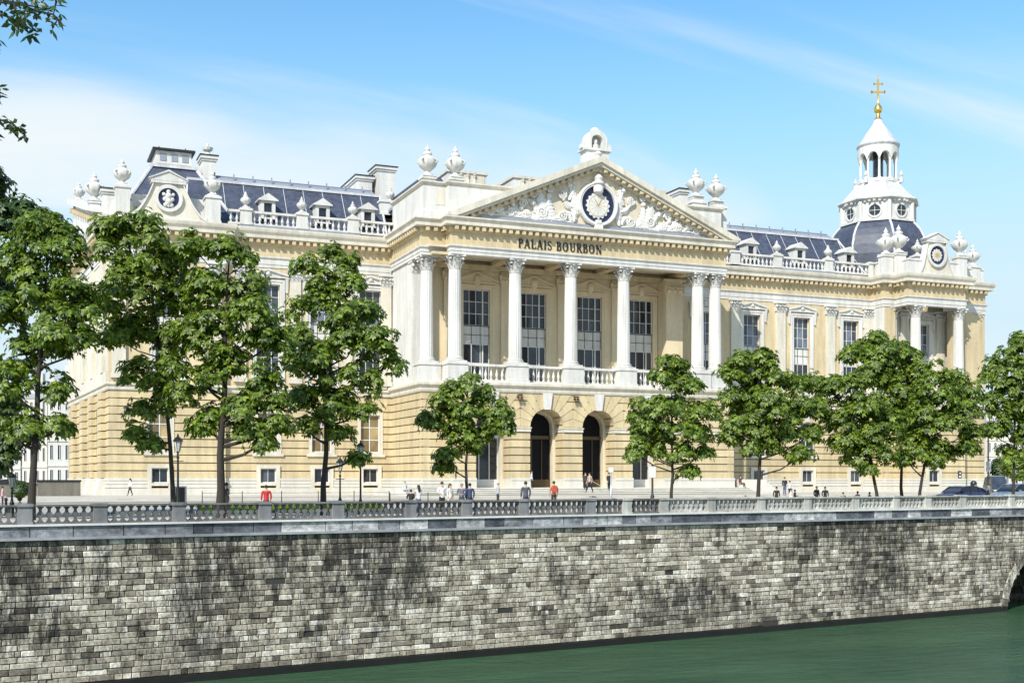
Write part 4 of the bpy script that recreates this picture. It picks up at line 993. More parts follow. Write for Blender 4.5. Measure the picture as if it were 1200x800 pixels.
# ---- tower
tx, ty = XA(1029, 144.0), 144.0
def octo(r0, z0, r1, z1, m, n=8, rot=PI/8): m.lathe((tx, ty, 0), [(r0, z0), (r1, z1)], n, rot=rot)
Zt = lambda py: EYE+(562-py)/1400*(XY(1029, 144.0)[1]-(5.6 if py > 222 else 3.0 if py > 163 else 1.0))
z_d0, z_d1 = 30.2, Zt(257)
m = MB(); m.lathe((tx, ty, 0), [(7.7, z_d0), (7.7, Zt(297)), (7.5, Zt(286)), (7.15, Zt(275)), (6.6, Zt(267)), (6.0, Zt(261)), (5.5, z_d1)], 8, rot=PI/8); dome = pb(m, 'tower_dome', 'slate')
m = MB()
for k in range(8):
    a = PI/8+k*PI/4; m.tube([(tx+r*math.cos(a), ty+r*math.sin(a), z) for r, z in ((7.7, z_d0), (7.7, Zt(297)), (7.5, Zt(286)), (7.15, Zt(275)), (6.6, Zt(267)), (6.0, Zt(261)), (5.5, z_d1))], .18, 6)
pb(m, 'dome_ribs', 'leadw', dome)
m = MB(); m.lathe((tx, ty, 0), [(5.8, z_d1), (5.8, z_d1+.3), (5.4, z_d1+.4), (5.4, Zt(234)), (5.55, Zt(233)), (6.1, Zt(230.5)), (6.1, Zt(229)), (5.8, Zt(228))], 8, rot=PI/8)
for k in range(8):
    a = PI/8+k*PI/4; c_, s_ = math.cos(a), math.sin(a); m.tube([(tx+5.35*c_, ty+5.35*s_, z_d1+.3), (tx+5.35*c_, ty+5.35*s_, Zt(233))], .36, 6)
drum = pb(m, 'tower_drum', 'white')
for k in range(8):
    a = k*PI/4; c_, s_ = math.cos(a), math.sin(a); rr = 5.4*math.cos(PI/8)
    f = lambda u, v, z, c_=c_, s_=s_: (tx+c_*(rr-v)-s_*u, ty+s_*(rr-v)+c_*u, z)
    zc = Zt(244.5)
    m = MB(f); disc(m, 0, zc, .85, -.06, .1, 24); o = pb(m, 'round_window', 'glass', None); 
    m = MB(f); ringp(m, 0, zc, .82, 1.08, -.16, .1, 24); m.box(-.035, .035, -.09, -.061, zc-.8, zc+.8); m.box(-.8, .8, -.085, -.062, zc-.035, zc+.035); pb(m, 'round_window_frame', 'white', o)
m = MB()
for k in range(48):
    a = 2*PI*k/48; r_ = 5.75*math.cos(PI/8)/math.cos(((a) % (PI/4))-PI/8); m.box(tx+r_*math.cos(a)-.13, tx+r_*math.cos(a)+.13, ty+r_*math.sin(a)-.13, ty+r_*math.sin(a)+.13, Zt(234.5), Zt(232.3))
pb(m, 'drum_dentils', 'white', drum)
m = MB(); m.lathe((tx, ty, 0), [(5.6, Zt(228)), (4.3, Zt(222)), (3.55, Zt(215)), (3.3, Zt(211))], 8, rot=PI/8); pb(m, 'tower_skirt_roof', 'leadw')
zl0, zl1 = Zt(211), Zt(168)
m = MB(); m.lathe((tx, ty, 0), [(3.25, zl0-.1), (3.25, zl0+.35), (3.05, zl0+.45)], 24); lan = pb(m, 'lantern_base', 'white')
m = MB()
for k in range(10):
    a = 2*PI*(k+.5)/10; x, y = tx+2.65*math.cos(a), ty+2.65*math.sin(a)
    m.lathe((x, y, zl0+.4), [(.28, 0), (.28, .2), (.20, .3), (.17, zl1-zl0-2.2), (.28, zl1-zl0-2.0), (.30, zl1-zl0-1.8)], 10)
pb(m, 'lantern_columns', 'white', lan)
m = MB()
for k in range(10):                      # arcade ring: curved blocks with arched undersides
    a0 = 2*PI*(k+.5)/10; w_ = 2*PI/10
    for j in range(8):
        b0, b1 = a0+w_*j/8, a0+w_*(j+1)/8
        def zz(b): t = (b-a0)/w_*2-1; return zl1-1.95+ (.95*math.sqrt(max(0, 1-(t/.8)**2)) if abs(t) < .8 else -.25)
        vs = []
        for b in (b0, b1):
            for r_ in (2.4, 2.95): vs += [(tx+r_*math.cos(b), ty+r_*math.sin(b), zz(b)), (tx+r_*math.cos(b), ty+r_*math.sin(b), zl1)]
        m.add(vs, [(2, 6, 7, 3), (0, 1, 5, 4), (0, 4, 6, 2), (1, 3, 7, 5)])
pb(m, 'lantern_arcade', 'white', lan)
m = MB(); m.lathe((tx, ty, 0), [(.75, zl0+.3), (.75, zl1)], 10); pb(m, 'lantern_core', 'glass', lan)
m = MB(); m.lathe((tx, ty, 0), [(2.7, zl1), (3.0, zl1+.02), (3.15, zl1+.25), (3.15, Zt(164.5)), (2.9, Zt(163.5)), (2.15, Zt(159)), (1.95, Zt(156)), (1.35, Zt(150)), (.85, Zt(144)), (.58, Zt(138.5)), (.5, Zt(137.5))], 24); pb(m, 'spire', 'leadw', lan)
m = MB()
for k in range(8):
    a = PI/8+k*PI/4
    if k % 2 == 0: m.lathe((tx+3.7*math.cos(a), ty+3.7*math.sin(a), Zt(213)), [(.3, 0), (.3, .7), (.12, .8), (.28, 1.1), (.2, 1.4), (.03, 1.8)], 8)
pb(m, 'lantern_urns', 'white', lan)
m = MB(); m.lathe((tx, ty, 0), [(.62, Zt(138)), (.35, Zt(136)), (.25, Zt(131.5)), (.55, Zt(129)), (.62, Zt(126)), (.5, Zt(123)), (.2, Zt(119.5)), (.10, Zt(117)), (.07, Zt(86))], 14)
fc = frame(tx, ty, DY*0+RX, RY)
m2 = MB(fc); zc = Zt(105.5); m2.box(-.95, .95, -.08, .08, zc-.13, zc+.13); m2.box(-.13, .13, -.09, .09, zc-1.3, zc+1.9); zc2 = Zt(96); m2.box(-.6, .6, -.07, .07, zc2-.10, zc2+.10)
for q in (-.95, .95): m2.lathe((q, 0, zc), [(.02, -.28), (.22, 0), (.02, .28)], 8)
for q in (-.6, .6): m2.lathe((q, 0, zc2), [(.02, -.2), (.16, 0), (.02, .2)], 8)
b0 = len(m.v); m.v += m2.v; m.f += [tuple(b0+i for i in q) for q in m2.f]
pb(m, 'gilded_cross', 'gold', None, True)

# ---- steps in front of the portico
m = MB(); nst = 4; sx0, sx1 = XA(475, 119), PX1+1.0
for i in range(nst):
    zt = 1.06-i*.19; y = P2-1.3-i*.62
    m.box(sx0, sx1, y-.52, P2+.4 if i == 0 else y+.10, .301, zt-.07); m.box(sx0, sx1, y-.62, P2+.4 if i == 0 else y+.09, zt-.069, zt)
pb(m, 'steps', 'step')
m = MB()
for i in range(5): m.frus(sx1+.02, sx1+2.6-.0, P2-1.6-i*.6-.6, P2-1.6-i*.6, .302, sx1+.02, sx1+2.6, P2-1.6-i*.6-.6, P2-1.6-i*.6, 1.55-i*.25)
m.box(sx1+.02, sx1+2.6, P2-1.6, P2+4, .302, 2.0)
pb(m, 'stair_flank', 'plinth')
m = MB(); m.box(sx0-1.7, sx0-.02, P1-3.4, P1-1.2, .302, .62); m.box(sx0-1.7, sx0-.02, P1-1.18, P1+1.2, .302, 1.1); pb(m, 'stair_flank', 'plinth')
# handrail, spotlights
m = MB(); hx_ = XA(703, P2-3.4); m.tube([(hx_, P2-3.4, .5), (hx_, P2-3.4, 1.35), (hx_-.2, P2-.6, 2.1), (hx_-.2, P2-.6, 1.06)], .035, 6); pb(m, 'handrail', 'steel')
for q in (609, 675, 740):
    x = XA(q, P2-.4); m = MB(); m.box(x-.3, x+.3, P2-.6, P2-.3, 11.2, 11.35); m.lathe((x-.2, P2-.5, 11.0), [(.1, -.15), (.18, .1), (.1, .15)], 8); m.lathe((x+.2, P2-.5, 11.0), [(.1, -.15), (.18, .1), (.1, .15)], 8); pb(m, 'floodlight', 'bronze')
x = XA(1125, EY1); m = MB(); x = XA(1125.5, EY2-.2); m.box(x-.28, x+.28, EY2-.12, EY2-.03, 2.2, 3.2); o = pb(m, 'plaque', 'navy'); m = MB(); m.box(x-.18, x+.18, EY2-.135, EY2-.122, 2.3, 2.55); m.lathe((x, EY2-.125, 2.85), [(.02, -.15), (.14, 0), (.02, .15)], 8); pb(m, 'plaque_mark', 'white', o)
# ---------------------------------------------------------------- ground, river, quay
def struct(mb, name, mat):
    o = mb.build(name, M[mat]); o['kind'] = 'structure'; return o
WZ = -7.53
def qpoly(u0, u1, b0, b1): return [QP(u0, b0), QP(u1, b0), QP(u1, b1), QP(u0, b1)]
m = MB(); m.add([(x, y, 0.0) for x, y in qpoly(-1500, 1800, 1.0, 2600)], [(0, 1, 2, 3)]); struct(m, 'ground', 'ground')
m = MB(); m.add([(x, y, WZ) for x, y in qpoly(-1500, 1800, -51.0, 8.5)], [(0, 1, 2, 3)]); struct(m, 'water', 'water')
m = MB(); m.slab(qpoly(-300, 400, -120, -50.9), -9, 0.0); struct(m, 'near_bank', 'ground')
m = MB(); m.slab(qpoly(-40, 160, .95, 5.5), -.3, .02); struct(m, 'quay_pavement', 'paving')
m = MB(); m.slab([(-60, 104), (160, 104), (160, 200), (-60, 200)], .0, .15); struct(m, 'forecourt_pavement', 'paving')
m = MB(); m.slab([(-20, 110), (150, 110), (150, 180), (-20, 180)], .1, .30); struct(m, 'palace_forecourt', 'paving')
m = MB(); m.slab([PD(1035, 96), PD(1500, 108), PD(1480, 118), PD(1040, 104)], .004, .03); struct(m, 'road', 'asphalt')
# lawn: a bed of soil level grass plus blades
def plan_quad(p): return p
lawn = [PD(238, 68), PD(452, 74), PD(447, 92), PD(228, 88)]
m = MB(); m.slab(lawn, -.02, .05); struct(m, 'lawn', 'grass')
rng = np.random.default_rng(3)
def lerpq(q, s, t):
    a = [q[0][i]*(1-s)+q[1][i]*s for i in (0, 1)]; b = [q[3][i]*(1-s)+q[2][i]*s for i in (0, 1)]; return [a[i]*(1-t)+b[i]*t for i in (0, 1)]
m = MB()
for _ in range(9000):
    x, y = lerpq(lawn, rng.random(), rng.random()); h = .05+.08*rng.random(); a = rng.random()*6.3; c_, s_ = .035*math.cos(a), .035*math.sin(a)
    m.add([(x-c_, y-s_, .045), (x+c_, y+s_, .045), (x+s_*1.2, y+c_, .05+h)], [(0, 1, 2)])
o = m.build('lawn_grass', M['leaf']); o['kind'] = 'stuff'; tag(o, 'short bright green grass of the lawn seen through the balustrade', 'grass'); 

UQ0, UQ1 = -16.0, QU(1200)+14
frQ = frame(QO[0], QO[1], QD[0], QD[1])   # v positive = back from the river
qm = frQ
QOrg = (QP(40)[0], QP(40)[1], -4.0)
qwall = thing('quay_wall', 'long weathered grey stone embankment wall rising from the green river', 'quay wall', QOrg)
def qb(m, n, mat, par=None, **k): return m.build(n, M[mat], par or qwall, QOrg, **k)
shade_c, shade_z, shade_r = QU(1222), WZ-.2, 4.15  # arched recess added to the wall, shaped to stand in for a curved shadow
def in_shade(u, z, g=0): return (u-shade_c)**2+(z-shade_z)**2 < (shade_r+g)**2
rs = random.Random(11)
m = MB(qm)
z = WZ+.36; zt_ = -.72; rows = 24; hrow = (zt_-z)/rows
for r_ in range(rows):
    z0 = z+r_*hrow; hh = hrow
    u = UQ0-rs.random()*.6
    while u < UQ1:
        w = rs.choice((.26, .34, .45, .5, .6, .7, .8, .95, 1.15)) * (1.15 if r_ < 5 else 1)
        if rs.random() < .04 and r_ > 0: w = .3
        u1 = u+w; uc = u+w/2
        if not in_shade(uc, z0+hh/2, .05) or (in_shade(uc, z0+hh/2, .05) and uc > shade_c+99):
            o_ = rs.uniform(-.03, .028); g_ = .014; j = lambda: rs.uniform(-.008, .008)
            tilt = rs.uniform(-.012, .012)
            a, b, c_, d = (u+g_+j(), z0+g_+j()), (u1-g_+j(), z0+g_+j()), (u1-g_+j(), z0+hh-g_+j()), (u+g_+j(), z0+hh-g_+j())
            bv = .022
            if rs.random() < .007: o_ = -.0; o_ += .09
            vs = [(p[0], .10, p[1]) for p in (a, b, c_, d)] + [(p[0], o_+bv, p[1]) for p in (a, b, c_, d)]
            mx_, mz_ = (a[0]+c_[0])/2, (a[1]+c_[1])/2
            vs += [(p[0]+(bv if p[0] < mx_ else -bv), o_+(tilt if p[0] < mx_ else -tilt), p[1]+(bv if p[1] < mz_ else -bv)) for p in (a, b, c_, d)]
            m.add(vs, [(0, 1, 5, 4), (1, 2, 6, 5), (2, 3, 7, 6), (3, 0, 4, 7), (4, 5, 9, 8), (5, 6, 10, 9), (6, 7, 11, 10), (7, 4, 8, 11), (8, 9, 10, 11)])
        u = u1
o = qb(m, 'masonry', 'quay')
m = MB(qm); wall(m, UQ0-300, UQ1+500, WZ-2, -.70, [(shade_c, shade_r-.02, WZ-2.1, shade_z, True)], .045, 1.2); qb(m, 'joint_backing', 'mortar')
m = MB(qm)
for seg in ((UQ0, shade_c-shade_r-.05), (shade_c+shade_r+.05, UQ1)):
    m.add([], []); m.prism([(seg[0], WZ-2), (seg[1], WZ-2), (seg[1], WZ+.34), (seg[0], WZ+.34)], -.16, .04)
qb(m, 'wet_footing', 'wet')
m = MB(qm)                               # ring of arch stones round the added recess that stands in for shade
for i in range(26):
    a, b = PI*i/26+.004, PI*(i+1)/26-.004
    m.prism([(shade_c+r_*math.cos(t), shade_z+r_*math.sin(t)) for r_, t in ((shade_r-.03, a), (shade_r+.62, a), (shade_r+.62, b), (shade_r-.03, b))], -.055, .3)
qb(m, 'shade_arch_ring', 'quay')
m = MB(qm)                               # barrel of the added recess, keeps its mouth dark
n = 20
for i in range(n):
    for jx in range(8):
        a, b = PI*i/n, PI*(i+1)/n; y0, y1 = .05+jx*.9, .05+(jx+1)*.9
        m.add([(shade_c+shade_r*math.cos(q), y, shade_z+shade_r*math.sin(q)) for q in (a, b) for y in (y0, y1)], [(0, 1, 3, 2)])
qb(m, 'shade_arch_barrel', 'quay')
m = MB(qm); m.box(shade_c-shade_r-1, shade_c+shade_r+1, 7.4, 7.8, WZ-2, -1); qb(m, 'shade_arch_end_wall', 'mortar')
# band of slabs, ledge and coping
m = MB(qm); u = UQ0-1
while u < UQ1:
    w = rs.uniform(.9, 2.3); m.box(u+.022, u+w-.022, -.02+rs.uniform(-.012, .012), .5, -.60, -.105); u += w
qb(m, 'slab_band', 'slab')
m = MB(qm); m.box(UQ0, UQ1, .02, .6, -.62, -.09); qb(m, 'band_backing', 'mortar')
def blocks(name, mat, z0, z1, y0, y1, L_=2.6):
    m = MB(qm); u = UQ0
    while u < UQ1: w = L_*rs.uniform(.9, 1.1); m.box(u+.005, u+w-.005, y0, y1, z0, z1); u += w
    return qb(m, name, mat)
blocks('ledge', 'ledge', -.72, -.602, -.16, .5); blocks('coping', 'coping', -.103, -.02, -.12, .95, 2.2)
# balustrade along the quay
balu = thing('quay_balustrade', 'long low stone balustrade with square posts along the top of the embankment', 'balustrade', QP(40)+(0.0,))
BO = (QP(40)[0], QP(40)[1], 0.0)
ppx = [-150, -58, 30, 118.5, 211, 312, 398, 483, 549, 616, 694.5, 737, 780, 841-5, 894.5, 949, 1005, 1053, 1090, 1131, 1188, 1236, 1290, 1350]
pu = [QU(p) for p in ppx]
BT = .86
def lerp(a, b, t): return a+(b-a)*t
for i, u in enumerate(pu):
    m = MB(qm); w = .30; m.box(u-w, u+w, .12, .66, .0, BT-.10); m.box(u-w-.04, u+w+.04, .06, .70, BT-.10, BT+.03); m.box(u-w-.03, u+w+.03, .08, .70, -.018, .10)
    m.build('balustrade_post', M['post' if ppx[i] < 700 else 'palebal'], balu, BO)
def qpanel(u0, u1, dark):
    m = MB(qm); h0, h1 = .06, BT-.10
    m.box(u0, u1, .18, .60, -.018, h0); m.box(u0, u1, .14, .64, h1, BT-.02)
    n = max(3, round((u1-u0)/.36)); H = h1-h0
    prof = [(.140, 0), (.120, .04), (.075, .10), (.048, .19), (.046, .27), (.075, .37), (.130, .46), (.130, .54), (.075, .63), (.046, .73), (.048, .81), (.075, .90), (.120, .96), (.140, 1)]
    for k in range(n+1):
        u = u0+k*(u1-u0)/n
        pr = [(q*(u1-u0)/n/.34, t*H) for q, t in prof]
        vs = [(u+s_*q, y, h0+z) for q, z in pr for (s_, y) in ((-1, .30), (1, .30), (1, .48), (-1, .48))]
        if k == 0: vs = [(max(x, u0), y, z) for x, y, z in vs]
        if k == n: vs = [(min(x, u1), y, z) for x, y, z in vs]
        m.add(vs, [(i*4+j, i*4+(j+1) % 4, (i+1)*4+(j+1) % 4, (i+1)*4+j) for i in range(len(pr)-1) for j in range(4)])
    m.build('pierced_panel', M[dark], balu, BO)
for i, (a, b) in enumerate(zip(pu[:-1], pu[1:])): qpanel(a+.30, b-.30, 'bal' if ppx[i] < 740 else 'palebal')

# ---------------------------------------------------------------- trees
def leaf_mesh(name, centers, normals, size, mat, parent, org, rg, nl=5, droop=.62):
    """sprays of nl folded leaflets at each centre, fanned about the outward direction"""
    n = len(centers); c = np.repeat(centers, nl, 0); nm = np.repeat(normals, nl, 0); k = np.tile(np.arange(nl), n)
    sz = np.repeat(size, nl)*rg.uniform(.75, 1.15, n*nl)
    up = np.array([0, 0, 1.0]); 
    t = np.cross(nm, up); tl = np.linalg.norm(t, axis=1, keepdims=True); t = np.where(tl < .05, np.array([[1.0, 0, 0]]), t/np.maximum(tl, 1e-6)); b = np.cross(t, nm)
    ang = (k/(nl)*2*np.pi)+np.repeat(rg.uniform(0, 6.28, n), nl)+rg.normal(0, .25, n*nl)
    d = t*np.cos(ang)[:, None]+b*np.sin(ang)[:, None]+nm*.25
    d[:, 2] -= droop*rg.uniform(.5, 1.5, n*nl); d /= np.linalg.norm(d, axis=1, keepdims=True)
    w = np.cross(d, nm); w /= np.maximum(np.linalg.norm(w, axis=1, keepdims=True), 1e-6)
    nn = np.cross(w, d)
    L = sz[:, None]
    p0 = c; p1 = c+d*L*.55+w*L*.27+nn*L*.06*-1; p2 = c+d*L*1.0; p2[:, 2] -= (L*.15)[:, 0]; p3 = c+d*L*.55-w*L*.27-nn*L*.06; pm = c+d*L*.52+nn*L*.07
    V = np.stack([p0, p1, p2, p3, pm], 1).reshape(-1, 3)-np.array(org)
    m_ = n*nl; base = (np.arange(m_)*5)[:, None]
    F = np.concatenate([base+np.array([[0, 1, 4]]), base+np.array([[1, 2, 4]]), base+np.array([[2, 3, 4]]), base+np.array([[3, 0, 4]])], 0)
    me = bpy.data.meshes.new(name); me.vertices.add(len(V)); me.vertices.foreach_set('co', V.astype(np.float32).ravel())
    me.loops.add(F.size); me.loops.foreach_set('vertex_index', F.astype(np.int32).ravel())
    me.polygons.add(len(F)); me.polygons.foreach_set('loop_start', np.arange(0, F.size, 3, dtype=np.int32)); 
    me.update(calc_edges=True); me.validate(); me.materials.append(M[mat])
    o = bpy.data.objects.new(name, me); C.objects.link(o); o.parent = parent; return o
def tree(label, px, depth, r0, lobes, lean=0.0, fork=.45, mat='leaf', dens=1.0, lsz=.38, seed=1, kind='chestnut_tree', group='leafy trees along the quay', gz=0.0, clump=.85, top=None):
    """lobes: (px, py, radius in px) read at the depth of the tree; every lobe gets its own distance"""
    rg = np.random.default_rng(seed); rr = random.Random(seed)
    bx, by = PD(px, depth); root = thing(kind, label, 'tree', (bx, by, gz), 0, group); org = (bx, by, gz)
    ppm = 1400/depth
    L = []
    for (lx, ly, lr) in lobes:
        r = max(lr/ppm*.7, lr/ppm*1.13-clump*.30); dd = depth+rr.uniform(-1, 1)*r*.6; x, y = PD(px+(lx-px), dd); z = EYE+(562-ly)/1400*dd; L.append((x, y, z, r))
    zt = max(l[2] for l in L); zb = min(l[2]-l[3] for l in L)
    # trunk path up to the crown centre
    cx = sum(l[0]*l[3] for l in L)/sum(l[3] for l in L); cy = sum(l[1]*l[3] for l in L)/sum(l[3] for l in L)
    zfork = gz+(zt-gz)*fork; m = MB()
    tp = []
    for i in range(9):
        t = i/8; z = gz-.1+(zt*.97-gz)*t; k = max(0.0, min(1, (z-gz)/(zt-gz)))
        tp.append((bx+(cx-bx)*k**1.3+rr.uniform(-.06, .06)*(i > 0)+lean*k, by+(cy-by)*k+rr.uniform(-.06, .06)*(i > 0), z))
    tr = [r0*(1.25 if i == 0 else 1)*(1-.85*(i/8)**1.1) for i in range(9)]
    m.tube(tp, tr, 10)
    def on_trunk(z):
        for i in range(8):
            if tp[i][2] <= z <= tp[i+1][2]: t = (z-tp[i][2])/(tp[i+1][2]-tp[i][2]); return Vector(tp[i]).lerp(Vector(tp[i+1]), t), tr[i]*(1-t)+tr[i+1]*t
        return Vector(tp[-1]), tr[-1]
    cen, nor, siz = [], [], []
    for (x, y, z, r) in L:
        zs = max(gz+1.7, min(z-r*.5-abs(math.hypot(x-cx, y-cy))*.45, zt*.9)); s, sr = on_trunk(zs); e = Vector((x, y, z)); mid = s.lerp(e, .5)+Vector((rr.uniform(-.2, .2), rr.uniform(-.2, .2), -.12*(e-s).length*.6))
        m.tube([s, mid, e], [sr*.62, sr*.42, .045], 6)
        nc = max(7, int(dens*9.0*(r/clump)**2.0))
        for k in range(nc):
            # clump centres on and inside the lobe, thinned underneath
            a = rr.uniform(0, 2*PI); q = rr.uniform(-.75, 1.0); ql = math.sqrt(max(0, 1-q*q)); f = r*(rr.uniform(.35, 1.0) if rr.random() < .82 else rr.uniform(1.0, 1.18))
            cc = Vector((x+f*ql*math.cos(a), y+f*ql*math.sin(a), z+f*q*.92)); cr = clump*rr.uniform(.4, 1.1)
            if k % 3 == 0: m.tube([e, (e+cc)/2+Vector((rr.uniform(-.15, .15), rr.uniform(-.15, .15), .05)), cc], [.05, .03, .015], 4)
            ns = int(38*dens*(cr/.85)**2)
            v = rg.normal(size=(ns, 3)); v /= np.linalg.norm(v, axis=1, keepdims=True); v[:, 2] = np.abs(v[:, 2])*1.0-.75*rg.random(ns)
            out = np.array([cc.x-x, cc.y-y, (cc.z-z)*.5+.4*r]); out /= np.linalg.norm(out)+1e-6
            pts = np.array(cc)+v*np.array([1.0, 1.0, .95])*cr*rg.uniform(.5, 1.0, (ns, 1))
            no = v*.8+out*.45+np.array([0, 0, .30]); no /= np.linalg.norm(no, axis=1, keepdims=True)
            cen.append(pts); nor.append(no); siz.append(lsz*.72*rg.uniform(.7, 1.25, ns))
    m.build('trunk', M['bark'], root, org, smooth=True)
    leaf_mesh('crown', np.concatenate(cen), np.concatenate(nor), np.concatenate(siz), mat, root, org, rg)
    return root
T = tree
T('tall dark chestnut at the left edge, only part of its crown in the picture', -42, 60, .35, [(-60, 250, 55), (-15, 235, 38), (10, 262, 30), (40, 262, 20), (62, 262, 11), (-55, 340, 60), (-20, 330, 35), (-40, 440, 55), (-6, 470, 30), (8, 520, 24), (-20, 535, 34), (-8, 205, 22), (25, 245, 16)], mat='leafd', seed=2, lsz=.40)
T('chestnut with a slanting dark trunk, leftmost whole tree before the street gap', 36, 57, .19, [(52, 285, 32), (25, 310, 30), (80, 300, 26), (45, 345, 38), (10, 370, 26), (90, 345, 28), (72, 392, 32), (30, 415, 32), (98, 400, 20), (12, 455, 26), (62, 455, 24), (30, 500, 22), (70, 500, 16), (6, 500, 18), (52, 262, 16), (104, 362, 16)], lean=.3, seed=3, dens=.88)
T('tall chestnut with a thin trunk directly behind the lantern beside the notice board', 205, 62, .13, [(145, 268, 24), (175, 262, 20), (130, 300, 26), (180, 300, 34), (150, 340, 34), (200, 345, 30), (125, 350, 24), (165, 385, 34), (200, 400, 26), (135, 395, 22), (185, 440, 26), (160, 440, 22), (200, 470, 18), (168, 478, 14), (158, 510, 14), (178, 518, 13), (212, 300, 20), (122, 268, 12)], seed=4, fork=.4, dens=.86)
T('broad chestnut with the thickest trunk, between the notice board and the red shirted person', 258, 60, .225, [(215, 462, 16), (238, 500, 11), (285, 505, 13), (310, 518, 9), (205, 430, 12), (228, 292, 24), (262, 295, 26), (290, 305, 18), (240, 335, 30), (285, 340, 28), (255, 375, 32), (300, 385, 32), (225, 395, 24), (325, 400, 20), (270, 425, 32), (310, 440, 26), (235, 445, 22), (285, 475, 24), (320, 470, 16), (250, 485, 20), (300, 500, 14), (325, 495, 9)], seed=5, dens=.88)
T('tall pointed chestnut standing before the west wing next to two lamp posts', 379, 66, .165, [(386, 296, 15), (362, 312, 14), (402, 315, 17), (380, 335, 24), (415, 335, 13), (352, 358, 20), (392, 372, 30), (425, 370, 22), (362, 400, 30), (415, 405, 30), (448, 400, 26), (460, 425, 16), (345, 425, 18), (380, 440, 30), (425, 445, 26), (365, 475, 22), (398, 480, 24), (425, 480, 15), (360, 500, 13), (395, 510, 13), (418, 535, 11), (352, 462, 14)], seed=6, fork=.35, dens=.86)
T('small bright chestnut before the western end of the portico steps', 547, 73, .115, [(552, 448, 14), (535, 458, 17), (565, 462, 17), (520, 478, 18), (550, 482, 22), (580, 480, 18), (594, 488, 10), (512, 498, 14), (540, 505, 20), (570, 505, 17), (592, 500, 9), (528, 528, 15), (552, 525, 14), (522, 545, 9), (500, 490, 8)], seed=7, lsz=.38, clump=.75, fork=.5)
T('small chestnut with a narrow raised top before the eastern portico steps', 787, 79, .115, [(786, 426, 14), (798, 436, 13), (776, 440, 12), (790, 452, 15), (812, 455, 10), (765, 478, 18), (790, 478, 20), (818, 480, 16), (835, 483, 8), (758, 500, 18), (785, 505, 22), (812, 508, 18), (750, 525, 12), (768, 530, 14), (800, 530, 16), (825, 530, 9), (806, 552, 9), (748, 490, 10), (742, 530, 8)], seed=8, lsz=.40, clump=.8, fork=.5)
T('chestnut with a wide crown leaning east, before the first bays of the east wing', 888, 83, .15, [(872, 424, 17), (895, 420, 15), (855, 440, 14), (882, 445, 22), (912, 440, 18), (935, 450, 14), (870, 470, 22), (905, 470, 24), (938, 475, 18), (955, 478, 12), (862, 495, 18), (890, 500, 20), (925, 500, 20), (950, 510, 14), (880, 522, 14), (905, 520, 12), (938, 535, 13), (858, 512, 10)], seed=9, lsz=.42, clump=.85, fork=.5)
T('leftmost of three crowded chestnuts before the east wing, with a low crown', 1029, 84, .13, [(1000, 448, 18), (975, 460, 18), (962, 475, 14), (1010, 475, 24), (985, 490, 22), (1012, 505, 22), (990, 520, 20), (1030, 510, 20), (1010, 530, 20), (1035, 532, 14), (1018, 548, 8), (958, 450, 11), (1040, 490, 18)], seed=10, lsz=.38, clump=.85)
T('tallest of three crowded chestnuts before the east wing, trunk in the middle', 1058, 88, .12, [(1036, 408, 14), (1010, 408, 14), (1055, 405, 12), (1030, 430, 20), (1060, 425, 18), (995, 415, 9), (1080, 440, 18), (1050, 455, 24), (1075, 470, 22), (1045, 480, 22), (1020, 440, 18), (1060, 500, 20), (1028, 398, 9)], seed=11, lsz=.44, clump=.9)
T('rightmost of three crowded chestnuts, crown spreading over the cars', 1077, 85, .12, [(1095, 440, 18), (1120, 448, 16), (1138, 462, 14), (1100, 465, 22), (1128, 480, 18), (1085, 485, 22), (1110, 498, 22), (1140, 505, 12), (1090, 515, 20), (1120, 525, 16), (1070, 520, 18), (1060, 535, 12), (1098, 538, 12), (1135, 525, 9)], seed=12, lsz=.38, clump=.85)
T('chestnut at the right edge in front of the white car', 1187, 93, .12, [(1190, 418, 18), (1170, 425, 14), (1215, 420, 18), (1158, 445, 12), (1185, 448, 22), (1215, 455, 20), (1165, 475, 18), (1195, 480, 22), (1225, 490, 18), (1172, 502, 16), (1200, 510, 18), (1160, 505, 9), (1188, 530, 14), (1215, 535, 12), (1198, 400, 9)], seed=13, lsz=.38, clump=.85)
# overhanging limes on the near bank, trunk outside the picture
nb = (-9.0, 2.6, 0.0)
near = thing('overhanging_tree', 'dark leafy twigs hanging into the upper left corner of the sky', 'tree', nb)
m = MB(); m.tube([(-9, 2.6, -.1), (-8.9, 3.6, 2.5), (-8.6, 5.6, 5.0), (-8.0, 8.5, 8.0)], [.4, .3, .24, .12], 10)
cen, nor, siz = [], [], []; rg = np.random.default_rng(21)
def twig(pts_px, depth, n, spread=.06, start=(-8.4, 7.9, 6.0)):
    P = []
    for (qx, qy) in pts_px: x, y = PD(qx, depth); P.append(Vector((x, y, EYE+(562-qy)/1400*depth)))
    m.tube([Vector(start)]+P, [.07]+[.012]*(len(P)-1)+[.004], 5)
    for i in range(n):
        t = rg.random()*(len(P)-1); k = int(t); p = P[k].lerp(P[min(k+1, len(P)-1)], t-k)
        cen.append(np.array(p)+rg.normal(0, spread, 3)); v = rg.normal(0, 1, 3)*np.array([.6, .6, .3])+np.array([0, -.5, .6]); nor.append(v/np.linalg.norm(v)); siz.append(.11*rg.uniform(.7, 1.2))
twig([(-60, 5), (-20, 12), (10, 20), (30, 30), (38, 36)], 13, 26); twig([(-40, -10), (20, 4), (45, 14), (62, 17), (72, 28), (74, 36)], 13, 16, .045)
twig([(-60, -5), (-10, 2), (30, 6), (50, 10)], 13.4, 22, .09); twig([(10, -20), (18, 12), (14, 26)], 12.8, 12); twig([(58, -20), (66, 2), (62, 20)], 13, 5, .03)
